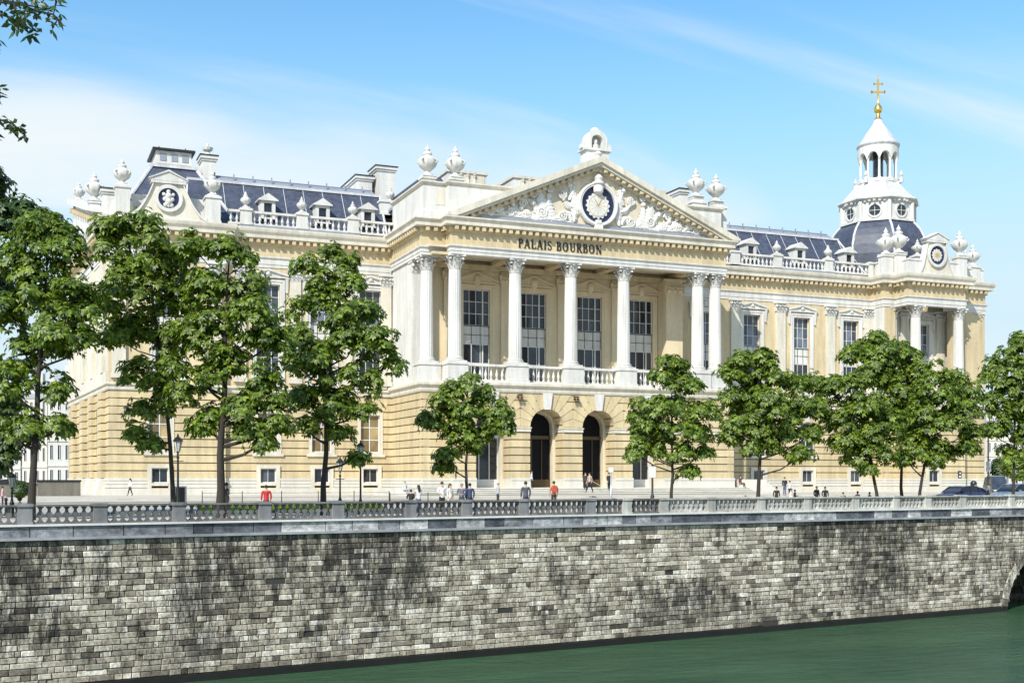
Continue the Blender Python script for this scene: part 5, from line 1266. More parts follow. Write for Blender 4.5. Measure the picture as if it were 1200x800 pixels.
twig([(-60, 120), (-20, 138), (8, 142), (20, 150), (27, 153)], 13, 12, .04, (-8.7, 7.4, 3.6)); twig([(-40, 95), (-8, 105), (8, 112)], 13, 9, .035, (-8.7, 7.4, 3.6)); twig([(-50, 150), (-15, 155), (2, 165)], 13, 8, .04, (-8.7, 7.4, 3.6)); twig([(-40, 40), (-10, 46), (2, 54)], 13, 5, .03)
m.build('trunk', M['bark'], near, nb, smooth=True)
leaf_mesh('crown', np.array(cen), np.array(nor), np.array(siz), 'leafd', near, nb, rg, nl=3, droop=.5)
# shrubs and distant greenery at the right
def bush(label, px, depth, rpx, py, seed, mat='leaf', kind='shrub'):
    rg = np.random.default_rng(seed); x, y = PD(px, depth); r = rpx*depth/1400; z = EYE+(562-py)/1400*depth
    root = thing(kind, label, 'shrub', (x, y, 0))
    n = 900; v = rg.normal(size=(n, 3)); v /= np.linalg.norm(v, axis=1, keepdims=True); p = np.array([x, y, z])+v*r*rg.uniform(.6, 1.08, (n, 1))
    p[:, 2] = np.maximum(p[:, 2], .2); leaf_mesh('foliage', p, v*.7+np.array([0, 0, .5]), np.full(n, .09*r+.14), mat, root, (x, y, 0), rg)
    m = MB(); m.tube([(x, y, 0), (x, y, z)], .07, 5); m.build('stem', M['bark'], root, (x, y, 0)); return root
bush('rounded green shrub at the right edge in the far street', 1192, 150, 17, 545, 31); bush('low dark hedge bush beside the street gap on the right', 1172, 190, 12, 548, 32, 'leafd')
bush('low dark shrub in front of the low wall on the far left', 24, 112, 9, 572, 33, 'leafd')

# ---------------------------------------------------------------- other buildings
M['farwall'] = stone('far_render', (0.55, 0.54, 0.50), .12); M['farwall2'] = stone('far_cream', (0.66, 0.61, 0.52), .12); M['farroof'] = stone('far_roof', (0.30, 0.32, 0.36), .2)
def house(label, px0, px1, depth, ztop, storeys, bays, wallm, d=14, roof=3.5, z0=0.0):
    x0, y0 = PD(px0, depth); x1, y1 = PD(px1, depth); l = math.hypot(x1-x0, y1-y0); fr = frame(x0, y0, x1-x0, y1-y0); org = (x0, y0, z0)
    root = thing('townhouse', label, 'building', org)
    m = MB(fr); ops = []; sh = (ztop-z0)/storeys; bw = l/bays
    for s in range(storeys):
        for b in range(bays): ops.append((b*bw+bw/2, bw*.2, z0+s*sh+sh*.22, z0+s*sh+sh*.80, False))
    wall(m, 0, l, z0, ztop, ops, 0, .4); m.box(0, l, 1.0, d, z0, ztop-.01)
    for s in range(1, storeys+1): m.box(-.05, l+.05, -.18, -.002, z0+s*sh-.25, z0+s*sh-.02)
    m.build('wall', M[wallm], root, org)
    for c, w, a, b, _ in ops:
        q = MB(fr); q.box(c-w, c+w, .2, .26, a, b); wo = q.build('window', M['glass'], root, org)
        q = MB(fr); q.box(c-w-.12, c+w+.12, -.06, -.003, a-.14, a-.02); q.box(c-w-.12, c-w, -.04, -.003, a, b); q.box(c+w, c+w+.12, -.04, -.003, a, b); q.box(c-.04, c+.04, .14, .19, a, b); q.build('window_frame', M['winframe'], wo, org)
    m = MB(fr); m.frus(-.3, l+.3, -.3, d+.3, ztop, .8, l-.8, 2.2, d-2, ztop+roof); r = m.build('roof', M['farroof'], root, org)
    m = MB(fr)
    for b in range(bays): c = (b+.5)*bw; m.box(c-.5, c+.5, .4, 1.8, ztop+.3, ztop+roof*.65)
    m.build('dormers', M[wallm], r, org)
    m = MB(fr); m.box(l*.25, l*.25+1, 5, 6.5, ztop, ztop+roof+2); m.box(l*.7, l*.7+1, 5, 6.5, ztop, ztop+roof+1.6); m.build('chimney', M['farwall2'], r, org)
    return root
house('grey roofed townhouse nearest the palace flank in the left street gap', 56, 92, 236, 19.5, 4, 4, 'farwall')
house('pale townhouse half hidden by the slanting trunk on the left', 26, 55, 248, 19, 4, 4, 'farwall2')
house('far pale townhouse behind foliage at the left edge', -40, 24, 262, 18, 4, 7, 'farwall')
house('cream townhouse in the street gap right of the palace', 1156, 1184, 300, 16, 4, 4, 'farwall2')
house('low cream building behind the shrubs at the right edge', 1186, 1240, 330, 13, 3, 6, 'farwall2')
# low walls left of the palace
x0, y0 = PD(44, 121); fr = frame(x0, y0, 1, .0)
lw_ = thing('low_garden_wall', 'brown grey low garden wall with dark coping left of the palace corner', 'wall', (x0, y0, 0))
M['dull'] = stone('brown_render', (0.20, 0.18, 0.145), .25, streak=.3)
m = MB(fr); m.box(0, 4.1, 0, .5, .25, 1.75); m.box(-6.5, -.02, 1.0, 1.5, .25, 1.55); m.build('wall', M['dull'], lw_, (x0, y0, 0)); m = MB(fr); m.box(-.08, 4.18, -.08, .6, 1.752, 1.95); m.box(-6.6, -.1, .9, 1.6, 1.552, 1.7); m.build('coping', M['iron'], lw_, (x0, y0, 0))

# ---------------------------------------------------------------- street furniture
def lamp(label, px, depth, H=3.6):
    x, y = PD(px, depth); org = (x, y, 0); r = thing('street_lamp', label, 'street lamp', org, 0, 'lantern lamp posts on the quay')
    m = MB(); m.lathe((x, y, 0), [(.17, 0), (.17, .12), (.12, .2), (.12, .7), (.085, .8), (.06, .9), (.05, H-.9), (.075, H-.88), (.075, H-.82), (.04, H-.78), (.04, H-.62), (.10, H-.6), (.06, H-.55)], 12)
    m.tube([(x-.28, y, H-1.05), (x+.28, y, H-1.05)], .022, 5); m.build('post', M['iron'], r, org, True)
    m = MB(); m.lathe((x, y, H-.55), [(.10, 0), (.20, .50), (.20, .52)], 6); g_ = m.build('lantern_glass', M['lampglass'], r, org)
    m = MB(); m.lathe((x, y, H-.03), [(.27, 0), (.25, .04), (.12, .2), (.05, .24), (.05, .3), (.01, .4)], 6)
    for k in range(6): a = k*PI/3; m.tube([(x+.10*math.cos(a), y+.1*math.sin(a), H-.55), (x+.21*math.cos(a), y+.21*math.sin(a), H-.03)], .013, 4)
    m.build('lantern_cap', M['iron'], g_, org); return r
lamp('black lantern post directly beside the dark notice board', 208.5, 61, 3.95); lamp('shorter lantern post, left one of the pair beside the pointed chestnut', 398.5, 74, 3.05); lamp('taller lantern post, right one of the pair beside the pointed chestnut', 422.5, 68, 3.85)
lamp('black lantern post at the left edge in front of the low wall', 14, 64, 2.0+.1)
# kiosk board
x, y = PD(209, 63.5); r = thing('notice_board', 'dark poster board on a grey frame beside the lantern post', 'notice board', (x, y, 0)); fr = frame(x, y, RX, RY)
m = MB(fr); m.box(-.42, .42, -.06, .1, .5, 1.62); m.box(-.35, -.2, -.04, .08, 0, .5); m.box(.2, .35, -.04, .08, 0, .5); m.build('board_frame', M['steel'], r, (x, y, 0)); m = MB(fr); m.box(-.10, .36, -.075, -.061, .56, 1.56); m.build('poster', M['black'], r, (x, y, 0)); m = MB(fr); m.box(-.36, -.14, -.075, -.061, .56, 1.56); m.build('poster', M['lead'], r, (x, y, 0))
# sign posts
def signpost(label, px, depth, H, plates, dark=True):
    x, y = PD(px, depth); org = (x, y, 0); fr = frame(x, y, RX, RY); r = thing('sign_post', label, 'sign post', org)
    m = MB(fr); m.lathe((0, 0, 0), [(.13, 0), (.13, .9), (.07, 1.0), (.055, H), (.01, H+.05)], 10); m.build('post', M['iron' if dark else 'steel'], r, org, True)
    for (w, z0, z1, mat) in plates: m = MB(fr); m.box(-w, w, -.10, -.06, z0, z1); m.box(-w-.02, w+.02, -.085, -.062, z0-.02, z1+.02); m.build('sign_plate', M[mat], r, org)
    return r
signpost('black post carrying a small white plate in front of the portico steps', 764.5, 78, 2.95, [(.20, 2.1, 2.8, 'white')])
signpost('tall dark post in front of the right corner of the palace', 1158, 90, 5.2, [(.16, 2.6, 3.3, 'white'), (.1, 1.2, 1.5, 'steel')])
signpost('steel pole with a small pale box lamp beside the right arch', 716, 116, 3.1, [(.22, 2.7, 3.15, 'white')], False)
# low wire fences
def fence(label, pts, H=.85, sp=2.4):
    x0, y0 = pts[0]; org = (x0, y0, 0); r = thing('wire_fence', label, 'fence', org)
    W = MB()
    for (a, b) in zip(pts[:-1], pts[1:]):
        l = math.hypot(b[0]-a[0], b[1]-a[1]); n = max(1, int(l/sp))
        for i in range(n+1):
            t = i/n; q = MB(); q.lathe((lerp(a[0], b[0], t), lerp(a[1], b[1], t), 0), [(.035, 0), (.03, H), (.045, H+.02), (.02, H+.06)], 6); q.build('fence_post', M['iron'], r, org)
        W.tube([(a[0], a[1], H-.08), (b[0], b[1], H-.08)], .014, 4); W.tube([(a[0], a[1], H-.4), (b[0], b[1], H-.4)], .01, 4)
    W.build('rail', M['iron'], r, org); return r
fence('thin low wire fence at the back of the lawn', [PD(237, 89), PD(330, 90.5), PD(456, 93.5)], 1.05)
fence('low rail behind the people at the western end of the steps', [PD(457, 84), PD(545, 86)], 1.0, 2.0)
# small topiary on a tripod stand and bollard, left
x, y = PD(23, 66); r = thing('tripod_planter', 'small green plant on a black tripod stand behind the left balustrade', 'planter', (x, y, 0))
m = MB()
for a in (0, 2.1, 4.2): m.tube([(x, y, .85), (x+.32*math.cos(a), y+.32*math.sin(a), 0)], .025, 5)
m.lathe((x, y, .8), [(.1, 0), (.16, .2), (.17, .22)], 8); m.build('tripod', M['iron'], r, (x, y, 0)); rg = np.random.default_rng(5); v = rg.normal(size=(60, 3)); v /= np.linalg.norm(v, axis=1, keepdims=True); leaf_mesh('foliage', np.array([x, y, 1.15])+v*.16, v, np.full(60, .13), 'leaf', r, (x, y, 0), rg)
x, y = PD(7, 65); r = thing('bollard', 'slim black bollard at the far left behind the balustrade', 'bollard', (x, y, 0)); m = MB(); m.lathe((x, y, 0), [(.12, 0), (.12, .1), (.07, .2), (.07, .8), (.1, .85), (.08, .95), (.02, 1.0)], 10); m.build('bollard_body', M['iron'], r, (x, y, 0))
x, y = PD(1141, 128); r = thing('litter_bin', 'dark round-topped litter bin against the right corner plinth', 'litter bin', (x, y, .3)); m = MB(); m.lathe((x, y, .3), [(.3, 0), (.34, .1), (.34, 1.3), (.3, 1.45), (.15, 1.55)], 12); m.build('bin_body', M['black'], r, (x, y, .3)); m = MB(); m.box(x-.2, x+.2, y-.36, y-.33, 1.25, 1.4); m.build('bin_slot', M['steel'], r, (x, y, .3))

# ---------------------------------------------------------------- vehicles
def car(label, px, depth, rz, col, L=4.25, Wd=1.78, H=1.45, name='parked_car', z=0.03):
    x, y = PD(px, depth); r = thing(name, label, 'car', (x, y, z), rz, 'cars parked beside the palace'); O = (0, 0, 0)
    pm = plain('car_paint_'+col[0], col[1], .18, .25, .02)
    b = .02
    # stations along x (front is -x): (x, z_bottom, z_belt, half width)
    st = [(-L/2, .42, .58, Wd*.36), (-L/2+.12, .26, .70, Wd*.44), (-L/2+.5, .22, .80, Wd*.49), (-L/2+1.15, .22, .93, Wd*.5), (-.55, .22, .96, Wd*.5), (.5, .22, .98, Wd*.5), (L/2-.75, .22, 1.0, Wd*.5), (L/2-.2, .26, .98, Wd*.47), (L/2, .40, .90, Wd*.42)]
    m = MB(); vs = []; 
    for (sx, zb_, zt_, hw) in st:
        ring = [(-hw*.92, zb_), (-hw, zb_+.18), (-hw*1.0, (zb_+zt_)/2+.06), (-hw*.93, zt_), (-hw*.4, zt_+.035), (hw*.4, zt_+.035), (hw*.93, zt_), (hw, (zb_+zt_)/2+.06), (hw, zb_+.18), (hw*.92, zb_)]
        vs += [(sx, q, w) for q, w in ring]
    k = 10; fs = [(i*k+j, i*k+(j+1) % k, (i+1)*k+(j+1) % k, (i+1)*k+j) for i in range(len(st)-1) for j in range(k)] + [tuple(range(k)), tuple((len(st)-1)*k+j for j in range(k-1, -1, -1))]
    m.add(vs, fs); body = m.build('body', pm, r, O, True)
    # cabin: glass loft with a painted roof and pillars
    cs = [(-L/2+1.05, .95, .02), (-.42, H-.07, 1), (.2, H, 1), (.95, H-.03, 1), (L/2-.55, H-.17, .96), (L/2-.12, 1.0, .1)]
    m = MB(); vs = []
    for (sx, zt_, f) in cs: vs += [(sx, -Wd*.465, .95), (sx, -Wd*(.465-.07*f), zt_), (sx, Wd*(.465-.07*f), zt_), (sx, Wd*.465, .95)]
    m.add(vs, [(i*4+j, i*4+j+1, (i+1)*4+j+1, (i+1)*4+j) for i in range(len(cs)-1) for j in range(3)]+[(0, 1, 2, 3), (23, 22, 21, 20)]); m.build('cabin_glass', M['glass'], r, O, True)
    m = MB()
    rp = [(sx, zt_) for sx, zt_, f in cs[1:5]]
    for (a, c_) in zip(rp[:-1], rp[1:]): m.add([(a[0], -Wd*.40, a[1]+.02), (c_[0], -Wd*.40, c_[1]+.02), (c_[0], Wd*.40, c_[1]+.02), (a[0], Wd*.40, a[1]+.02), (a[0], -Wd*.40, a[1]-.05), (c_[0], -Wd*.40, c_[1]-.05), (c_[0], Wd*.40, c_[1]-.05), (a[0], Wd*.40, a[1]-.05)], [(0, 1, 2, 3), (0, 4, 5, 1), (3, 2, 6, 7), (0, 3, 7, 4), (1, 5, 6, 2)])
    for s_ in (-1, 1):
        m.tube([(cs[0][0], s_*Wd*.465, .95), (cs[1][0], s_*Wd*.40, cs[1][1])], .035, 5); m.tube([(cs[5][0], s_*Wd*.46, 1.0), (cs[4][0], s_*Wd*.40, cs[4][1])], .07, 5); m.tube([(.25, s_*Wd*.47, .95), (.25, s_*Wd*.405, H-.02)], .03, 5); m.tube([(1.15, s_*Wd*.47, .95), (1.1, s_*Wd*.40, H-.05)], .035, 5)
    m.build('roof', pm, r, O, True)
    for sx in (-L/2+.82, L/2-.78):
        for s_ in (-1, 1):
            m = MB(); n = 20; yy = s_*(Wd/2-.11)
            for w0, w1, mt, nm, par in ((-.11, .11, 'black', 'wheel', r),):
                ring = []
                f_ = lambda u, v, w: (sx+u, yy+v, .32+w)
                m.tube([(sx, yy-.11, .32), (sx, yy-.10, .32), (sx, yy+.10, .32), (sx, yy+.11, .32)], [.27, .32, .32, .27], 20); wh = m.build('wheel', M['black'], r, O)
            m = MB(); m.tube([(sx, yy+s_*.10, .32), (sx, yy+s_*.125, .32)], [.20, .18], 14)
            m.build('rim', M['steel'], wh, O)
    for s_ in (-1, 1):
        m = MB(); m.frus(-L/2+.05, -L/2+.5, min(s_*.5, s_*.82)*Wd/1.78, max(s_*.5, s_*.82)*Wd/1.78, .60, -L/2+.1, -L/2+.5, min(s_*.5, s_*.82)*Wd/1.78, max(s_*.5, s_*.82)*Wd/1.78, .74); m.build('headlight', M['lampglass'], r, O)
        m = MB(); m.box(L/2-.25, L/2-.0, min(s_*.55, s_*.84), max(s_*.55, s_*.84), .74, .90); m.build('tail_light', plain('red_lens', (.4, .01, .01), .2), r, O)
        m = MB(); m.frus(-.68, -.50, min(s_*.9, s_*1.08), max(s_*.9, s_*1.08), .96, -.64, -.5, min(s_*.9, s_*1.08), max(s_*.9, s_*1.08), 1.10); m.build('wing_mirror', pm, r, O)
        m = MB(); m.box(.2, .22, s_*Wd*.5-.01, s_*Wd*.5+.006, .35, .94); m.box(.05, .19, s_*Wd*.5-.01, s_*Wd*.5+.02, .80, .83); m.box(1.0, 1.14, s_*Wd*.5-.01, s_*Wd*.5+.02, .80, .83); m.build('door_trim', M['black'], r, O)
    m = MB(); m.box(-L/2-.01, -L/2+.08, -.5, .5, .40, .52); m.build('grille', M['black'], r, O)
    return r
blue, white_, grey_ = ('blue', (.06, .09, .24)), ('white', (.75, .76, .78)), ('grey', (.10, .11, .12))
car('dark blue hatchback facing left behind the right end of the balustrade', 1125, 92, R(5), blue, z=.03)
car('white estate car at the right edge behind the blue hatchback', 1189, 102, R(6), white_, 4.6, 1.85, 1.62, z=.03)
car('black car at the far left edge beyond the low wall', 4, 128, R(12), ('black', (.02, .022, .025)), 4.6, 1.8, 1.9, z=.1)
car('silver car parked beyond the slanting trunk on the left', 46, 150, R(2), ('silver', (.5, .52, .55)), 4.3, 1.8, 1.5, z=1.0-.9)
car('grey van tail in the street right of the palace corner', 1168, 135, R(60), grey_, 4.8, 1.9, 2.3, name='parked_van', z=.1)

# ---------------------------------------------------------------- people
SK = [plain('skin_%d' % i, c, .55, 0, .03) for i, c in enumerate([(.52, .33, .24), (.42, .25, .17), (.60, .40, .30)])]
_mc = {}
def cloth(c):
    k = tuple(round(v, 3) for v in c)
    if k not in _mc: _mc[k] = plain('cloth_%d' % len(_mc), c, .8, 0, .15)
    return _mc[k]
def skin(name, verts, edges, radii, mat, parent, sub=1, extra=None):
    me = bpy.data.meshes.new(name); me.from_pydata(verts, edges, []); o = bpy.data.objects.new(name, me); C.objects.link(o)
    md = o.modifiers.new('s', 'SKIN'); md.use_smooth_shade = True
    sv = me.skin_vertices[0].data
    for i, r_ in enumerate(radii): sv[i].radius = (r_, r_) if not isinstance(r_, tuple) else r_; sv[i].use_root = (i == 0)
    sd = o.modifiers.new('d', 'SUBSURF'); sd.levels = sub; sd.render_levels = sub
    dg = bpy.context.evaluated_depsgraph_get(); ev = o.evaluated_get(dg); nm = bpy.data.meshes.new_from_object(ev)
    o.modifiers.clear(); o.data = nm; bpy.data.meshes.remove(me)
    if extra:
        bm = bmesh.new(); bm.from_mesh(nm); b = [bm.verts.new(v) for v in extra[0]]
        for f in extra[1]:
            try: bm.faces.new([b[i] for i in f])
            except ValueError: pass
        bm.to_mesh(nm); bm.free(); nm.shade_smooth()
    nm.materials.clear(); nm.materials.append(mat); o.parent = parent; return o
def person(label, px, depth, face, top, legs, hair=(.03, .02, .015), H=1.72, pose='stand', z=0.0, stride=0.0, skin_i=0, woman=False, sleeve=1.0, bag=None, shoes=(.03, .03, .03), longhair=False, ppx=None, skirt=False, arms='down'):
    """face: rotation about z, 0 looks at -y (towards the river)"""
    x, y = PD(px, depth); r = thing('person', label, 'person', (x, y, z), face, 'people on the quay and forecourt')
    s = H/1.75; sw = (.185 if woman else .21)*s; hip = .095*s
    kz, hz = .49*s, .91*s
    if pose == 'stand':
        pel = Vector((0, 0, .95*s)); kn = [Vector((-hip, -stride*.55, kz)), Vector((hip, stride*.35, kz))]; an = [Vector((-hip*1.0, -stride, .09*s)), Vector((hip*1.0, stride, .09*s+.05*abs(stride)))]
    else:                                # seated on a low edge
        pel = Vector((0, 0, .50*s)); kn = [Vector((-hip*1.2, -.42*s, .50*s)), Vector((hip*1.2, -.42*s, .50*s))]; an = [Vector((-hip*1.2, -.45*s, .09*s)), Vector((hip*1.2, -.50*s, .09*s))]
    dz = pel.z-.95*s; U = lambda a, b, c_: Vector((a*s, b*s, c_*s+dz))
    spine, chest, neck, head0, head1, crown_ = U(0, 0, 1.10), U(0, -.01, 1.33), U(0, 0, 1.47), U(0, -.01, 1.56), U(0, -.015, 1.64), U(0, -.005, 1.70)
    V, E, Rr = [], [], []
    def v(p, rad, par=None):
        V.append(tuple(p)); Rr.append(rad*s if not isinstance(rad, tuple) else (rad[0]*s, rad[1]*s))
        if par is not None: E.append((par, len(V)-1))
        return len(V)-1
    P0 = v(pel, (.095, .08)); S0 = v(spine, (.09, .075), P0); C0 = v(chest, (.105, .085), S0); N0 = v(neck, .058, C0); H0 = v(head0, (.066, .078), N0); H1 = v(head1, (.075, .095), H0); v(crown_, (.055, .065), H1)
    arm = {}
    for k, sx in enumerate((-1, 1)):
        sh = Vector((sx*sw, 0, 1.42*s+dz))
        if arms == 'down' or (arms == 'mix' and k == 0): el = Vector((sx*(sw+.05), .03+.25*stride*sx, 1.14*s+dz)); wr = Vector((sx*(sw+.04), -.06+.35*stride*sx, .90*s+dz))
        elif arms == 'rail': el = Vector((sx*(sw+.06), -.14, 1.18*s+dz)); wr = Vector((sx*(sw-.02), -.34, 1.12*s+dz))
        else: el = Vector((sx*(sw+.06), .02, 1.14*s+dz)); wr = Vector((sx*(sw-.08), -.20, 1.12*s+dz))
        hd = wr+(wr-el).normalized()*.08*s
        a = v(sh, .050, C0); b = v(el, .040, a); c_ = v(wr, .028, b); v(hd, (.04, .02), c_); arm[k] = (sh, el, wr, hd)
        a = v(Vector((sx*hip, 0, pel.z-.06*s)), .075, P0); b = v(kn[k], .058, a); c_ = v(an[k], .040, b); v(an[k]+Vector((0, -.14*s, -.05*s)), (.038, .028), c_)
    # fingers, thumb, nose and ears as small tapered solids welded into the body mesh
    xb = MB()
    for k, sx in enumerate((-1, 1)):
        sh, el, wr, hd = arm[k]; d = (hd-wr).normalized(); side = Vector((0, 1, 0)) if abs(d.y) < .7 else Vector((1, 0, 0)); inw = Vector((-sx, 0, 0))
        for j in range(4):
            p = hd+side*(.026*(j-1.5))*s; l = (.065, .075, .07, .055)[j]*s; xb.tube([p, p+d*l*.6, p+d*l+inw*.012*s], [.010*s, .009*s, .006*s], 5)
        p = wr+side*-.03*s; xb.tube([p, p+d*.05*s+side*-.025*s, p+d*.085*s+side*-.03*s], [.012*s, .011*s, .007*s], 5)
    hx = head1; xb.tube([hx+Vector((0, -.085*s, .0)), hx+Vector((0, -.115*s, -.03*s))], [.010*s, .016*s], 5)
    for sx in (-1, 1): xb.tube([hx+Vector((sx*.075*s, .01, .02*s)), hx+Vector((sx*.085*s, .015, -.03*s))], [.014*s, .012*s], 5)
    skin('body', V, E, Rr, SK[skin_i], r, 1, (xb.v, xb.f))
    m = MB()
    for sx in (-1, 1): m.lathe((hx.x+sx*.032*s, hx.y-.088*s, hx.z-.012*s), [(.001, 0), (.010*s, .008*s), (.001, .016*s)], 6)
    m.build('eyes', M['black'], r)
    m = MB(); m.box(-.025*s, .025*s, hx.y-.094*s, hx.y-.085*s, hx.z-.068*s, hx.z-.058*s); m.build('mouth', plain('lips', (.35, .10, .09), .5) if 'lips' not in _mc else _mc['lips'], r)
    # shirt, trousers or skirt, shoes, hair
    V, E, Rr = [], [], []
    B0 = v(U(0, 0, .86), (.172, .150)); P0 = v(U(0, 0, .96), (.165, .140), B0); S0 = v(spine, (.145, .122), P0); C0 = v(chest, (.160, .135), S0); v(U(0, 0, 1.45), .070, C0)
    for k, sx in enumerate((-1, 1)):
        sh, el, wr, hd = arm[k]; a = v(sh, .070, C0); e = sh.lerp(el, min(1, sleeve*2)); b = v(e, .056, a)
        if sleeve > .5: v(el.lerp(wr, (sleeve-.5)*2*.95), .043, b)
    skin('shirt', V, E, Rr, cloth(top), r)
    V, E, Rr = [], [], []
    if skirt:
        P0 = v(U(0, 0, 1.02), (.14, .11)); a = v(U(0, 0, .85), (.19, .15), P0); v(U(0, 0, .55), (.23, .19), a); skin('skirt', V, E, Rr, cloth(legs), r)
    else:
        Wt = v(U(0, 0, 1.10), (.120, .105)); P0 = v(Vector((pel.x, pel.y, pel.z)), (.145, .125), Wt)
        for k, sx in enumerate((-1, 1)):
            a = v(Vector((sx*hip, 0, pel.z-.10*s)), .098, P0); b = v(kn[k], .070, a); v(an[k]+Vector((0, 0, .0*s)), .055, b)
        skin('trousers', V, E, Rr, cloth(legs), r)
    for k, sx in enumerate((-1, 1)):
        V, E, Rr = [], [], []; a = v(an[k]+Vector((0, .03*s, -.04*s)), (.045, .042)); v(an[k]+Vector((0, -.16*s, -.055*s)), (.045, .03), a); skin('shoe', V, E, Rr, cloth(shoes), r)
    m = MB(); n = 14; hc = head1+Vector((0, .022*s, .030*s)); ring = []
    for i in range(9):
        t = PI*i/8; ring.append((math.sin(t), -math.cos(t)))
    vs = [(hc.x+.092*s*q*math.cos(2*PI*k/n), hc.y+.104*s*q*math.sin(2*PI*k/n), hc.z+.098*s*w_*(1+.05*math.sin(3*k))) for q, w_ in ring for k in range(n)]
    m.add(vs, [(i*n+k, i*n+(k+1) % n, (i+1)*n+(k+1) % n, (i+1)*n+k) for i in range(8) for k in range(n)])
    if longhair: m.tube([hc+Vector((0, .03*s, 0)), hc+Vector((0, .06*s, -.12*s)), hc+Vector((0, .075*s, -.26*s)), hc+Vector((0, .07*s, -.36*s))], [.08*s, .088*s, .075*s, .03*s], 8)
    m.build('hair', cloth(hair), r, (0, 0, 0), True)
    if bag:
        m = MB(); m.frus(-.15*s, .15*s, .10*s, .26*s, 1.05*s+dz, -.13*s, .13*s, .10*s, .22*s, 1.48*s+dz); bg = m.build('backpack', cloth(bag), None, (0, 0, 0)); bg.parent = r
        m = MB(); 
        for sx in (-1, 1): m.tube([(sx*.11*s, .12*s, 1.46*s+dz), (sx*.12*s, -.09*s, 1.44*s+dz), (sx*.13*s, -.135*s, 1.2*s+dz), (sx*.13*s, .1*s, 1.08*s+dz)], .018*s, 5)
        m.build('strap', cloth(bag), bg)
    return r
W_, K_ = (.72, .72, .70), (.018, .018, .020)
P = person
P('woman in a white top and black trousers walking past the palace corner', 152.5, 124, R(-80), W_, K_, z=.3, stride=.22, woman=True, longhair=True, H=1.8)
P('person in a red shirt at the balustrade seen from behind', 312, 61, R(185), (.50, .03, .03), (.04, .05, .09), H=1.66, z=.02, sleeve=.9)
P('dark figure half hidden behind the thickest trunk', 265.5, 63, R(100), (.02, .02, .022), K_, H=1.8, skin_i=1)
P('dark haired child in black leaning by the post at the people group', 481.5, 66.5, R(170), K_, (.05, .06, .10), H=1.42, arms='rail', woman=True)
P('woman with bare arms and a patterned white top beside the child in black', 490.5, 67.5, R(190), (.62, .60, .60), (.10, .12, .18), H=1.66, woman=True, longhair=True, sleeve=.15, arms='rail')
P('man in a plain white shirt and black belt at the balustrade', 518, 68, R(10), (.80, .80, .80), K_, H=1.84, sleeve=.5, arms='bent')
P('woman in long pale cream clothing behind the man in the white shirt', 527.5, 71, R(30), (.72, .68, .60), (.70, .66, .60), H=1.74, woman=True, longhair=True, hair=(.10, .06, .03))
P('man in a grey jacket beside the small bright tree, holding something to his chest', 541, 69, R(-40), (.12, .13, .16), (.06, .06, .07), H=1.76, arms='bent', hair=(.3, .25, .2))
P('man in a navy jacket right of the bright tree trunk', 550.5, 69, R(180), (.035, .05, .11), (.03, .03, .05), H=1.76)
P('distant person with grey hair sitting at the left stair flank', 474.5, 113, R(20), (.65, .65, .65), (.3, .3, .32), H=1.7, z=.55, pose='sit', hair=(.25, .25, .25))
P('slim person in a light grey hoodie and dark trousers before the steps', 583.5, 86, R(80), (.42, .43, .45), (.03, .03, .035), H=1.78, hair=(.4, .4, .4), woman=True)
P('man in a dark slate jacket seen from behind near the rail', 616, 68.5, R(180), (.075, .085, .11), (.05, .05, .06), H=1.86)
P('walker with an orange shirt and red backpack before the steps', 649, 80, R(175), (.60, .22, .12), (.03, .03, .035), H=1.86, bag=(.45, .07, .04), sleeve=.5)
P('person in white standing in the left open arch doorway', 623, 121.8, R(60), (.72, .75, .78), K_, z=1.08, H=1.8)
P('striding person in black trousers and a beige top crossing the steps', 691, 119.2, R(-85), (.45, .38, .28), K_, z=.68, H=2.0, stride=.34, sleeve=.4)
P('dark clothed person close behind the striding walker on the steps', 686, 120.6, R(-60), (.05, .04, .04), K_, z=.94, H=1.78)
P('person in dark clothes standing beside the box lamp pole', 713.5, 118.6+.2, R(20), (.03, .03, .035), K_, z=.82+.1, H=1.75)
P('woman in dark red sitting on the eastern stair flank', 867.5, 127.5, R(30), (.16, .04, .045), (.05, .05, .06), z=1.1, pose='sit', woman=True, longhair=True, H=1.8)
P('man in black with a reddish face at the balustrade left of the white topped woman', 910, 84, R(-10), K_, K_, H=1.46, skin_i=1, z=0)
P('dark haired woman in a white top beside a dark companion at the east rail', 926.5, 84, R(60), (.82, .80, .76), (.6, .58, .55), H=1.36, woman=True, longhair=True)
P('stooping dark clad companion of the white topped woman', 931.5, 84.6, R(70), K_, K_, H=1.26, arms='bent')
P('blond person in black, left one of the pair standing at the east rail', 957, 85, R(5), K_, K_, H=1.50, hair=(.35, .22, .08))
P('black haired person in black, right one of the pair at the east rail', 967, 85, R(-15), K_, K_, H=1.46)
P('standing person in black and denim before the east wing plinth', 919.5, 124, R(0), (.03, .03, .03), (.10, .15, .24), z=.3+.5-.5, H=1.95)
P('person in black and white sitting before the east wing plinth', 925.5, 124, R(-30), (.55, .55, .56), K_, z=.5, pose='sit', H=1.85)
P('person in grey sitting low by the rail, nearest the pair in black', 988, 87, R(160), (.22, .22, .24), K_, pose='sit', H=1.42)
P('person with a red top sitting low by the rail behind the crowded trees', 1005, 88, R(180), (.35, .08, .06), K_, pose='sit', H=1.50)
P('dark haired person sitting low under the leftmost crowded tree', 1019, 88, R(200), (.08, .08, .1), K_, pose='sit', H=1.42, woman=True)
P('person in pink standing at the far left edge behind the balustrade', 3, 84, R(90), (.6, .35, .38), (.04, .03, .06), H=1.5, woman=True)

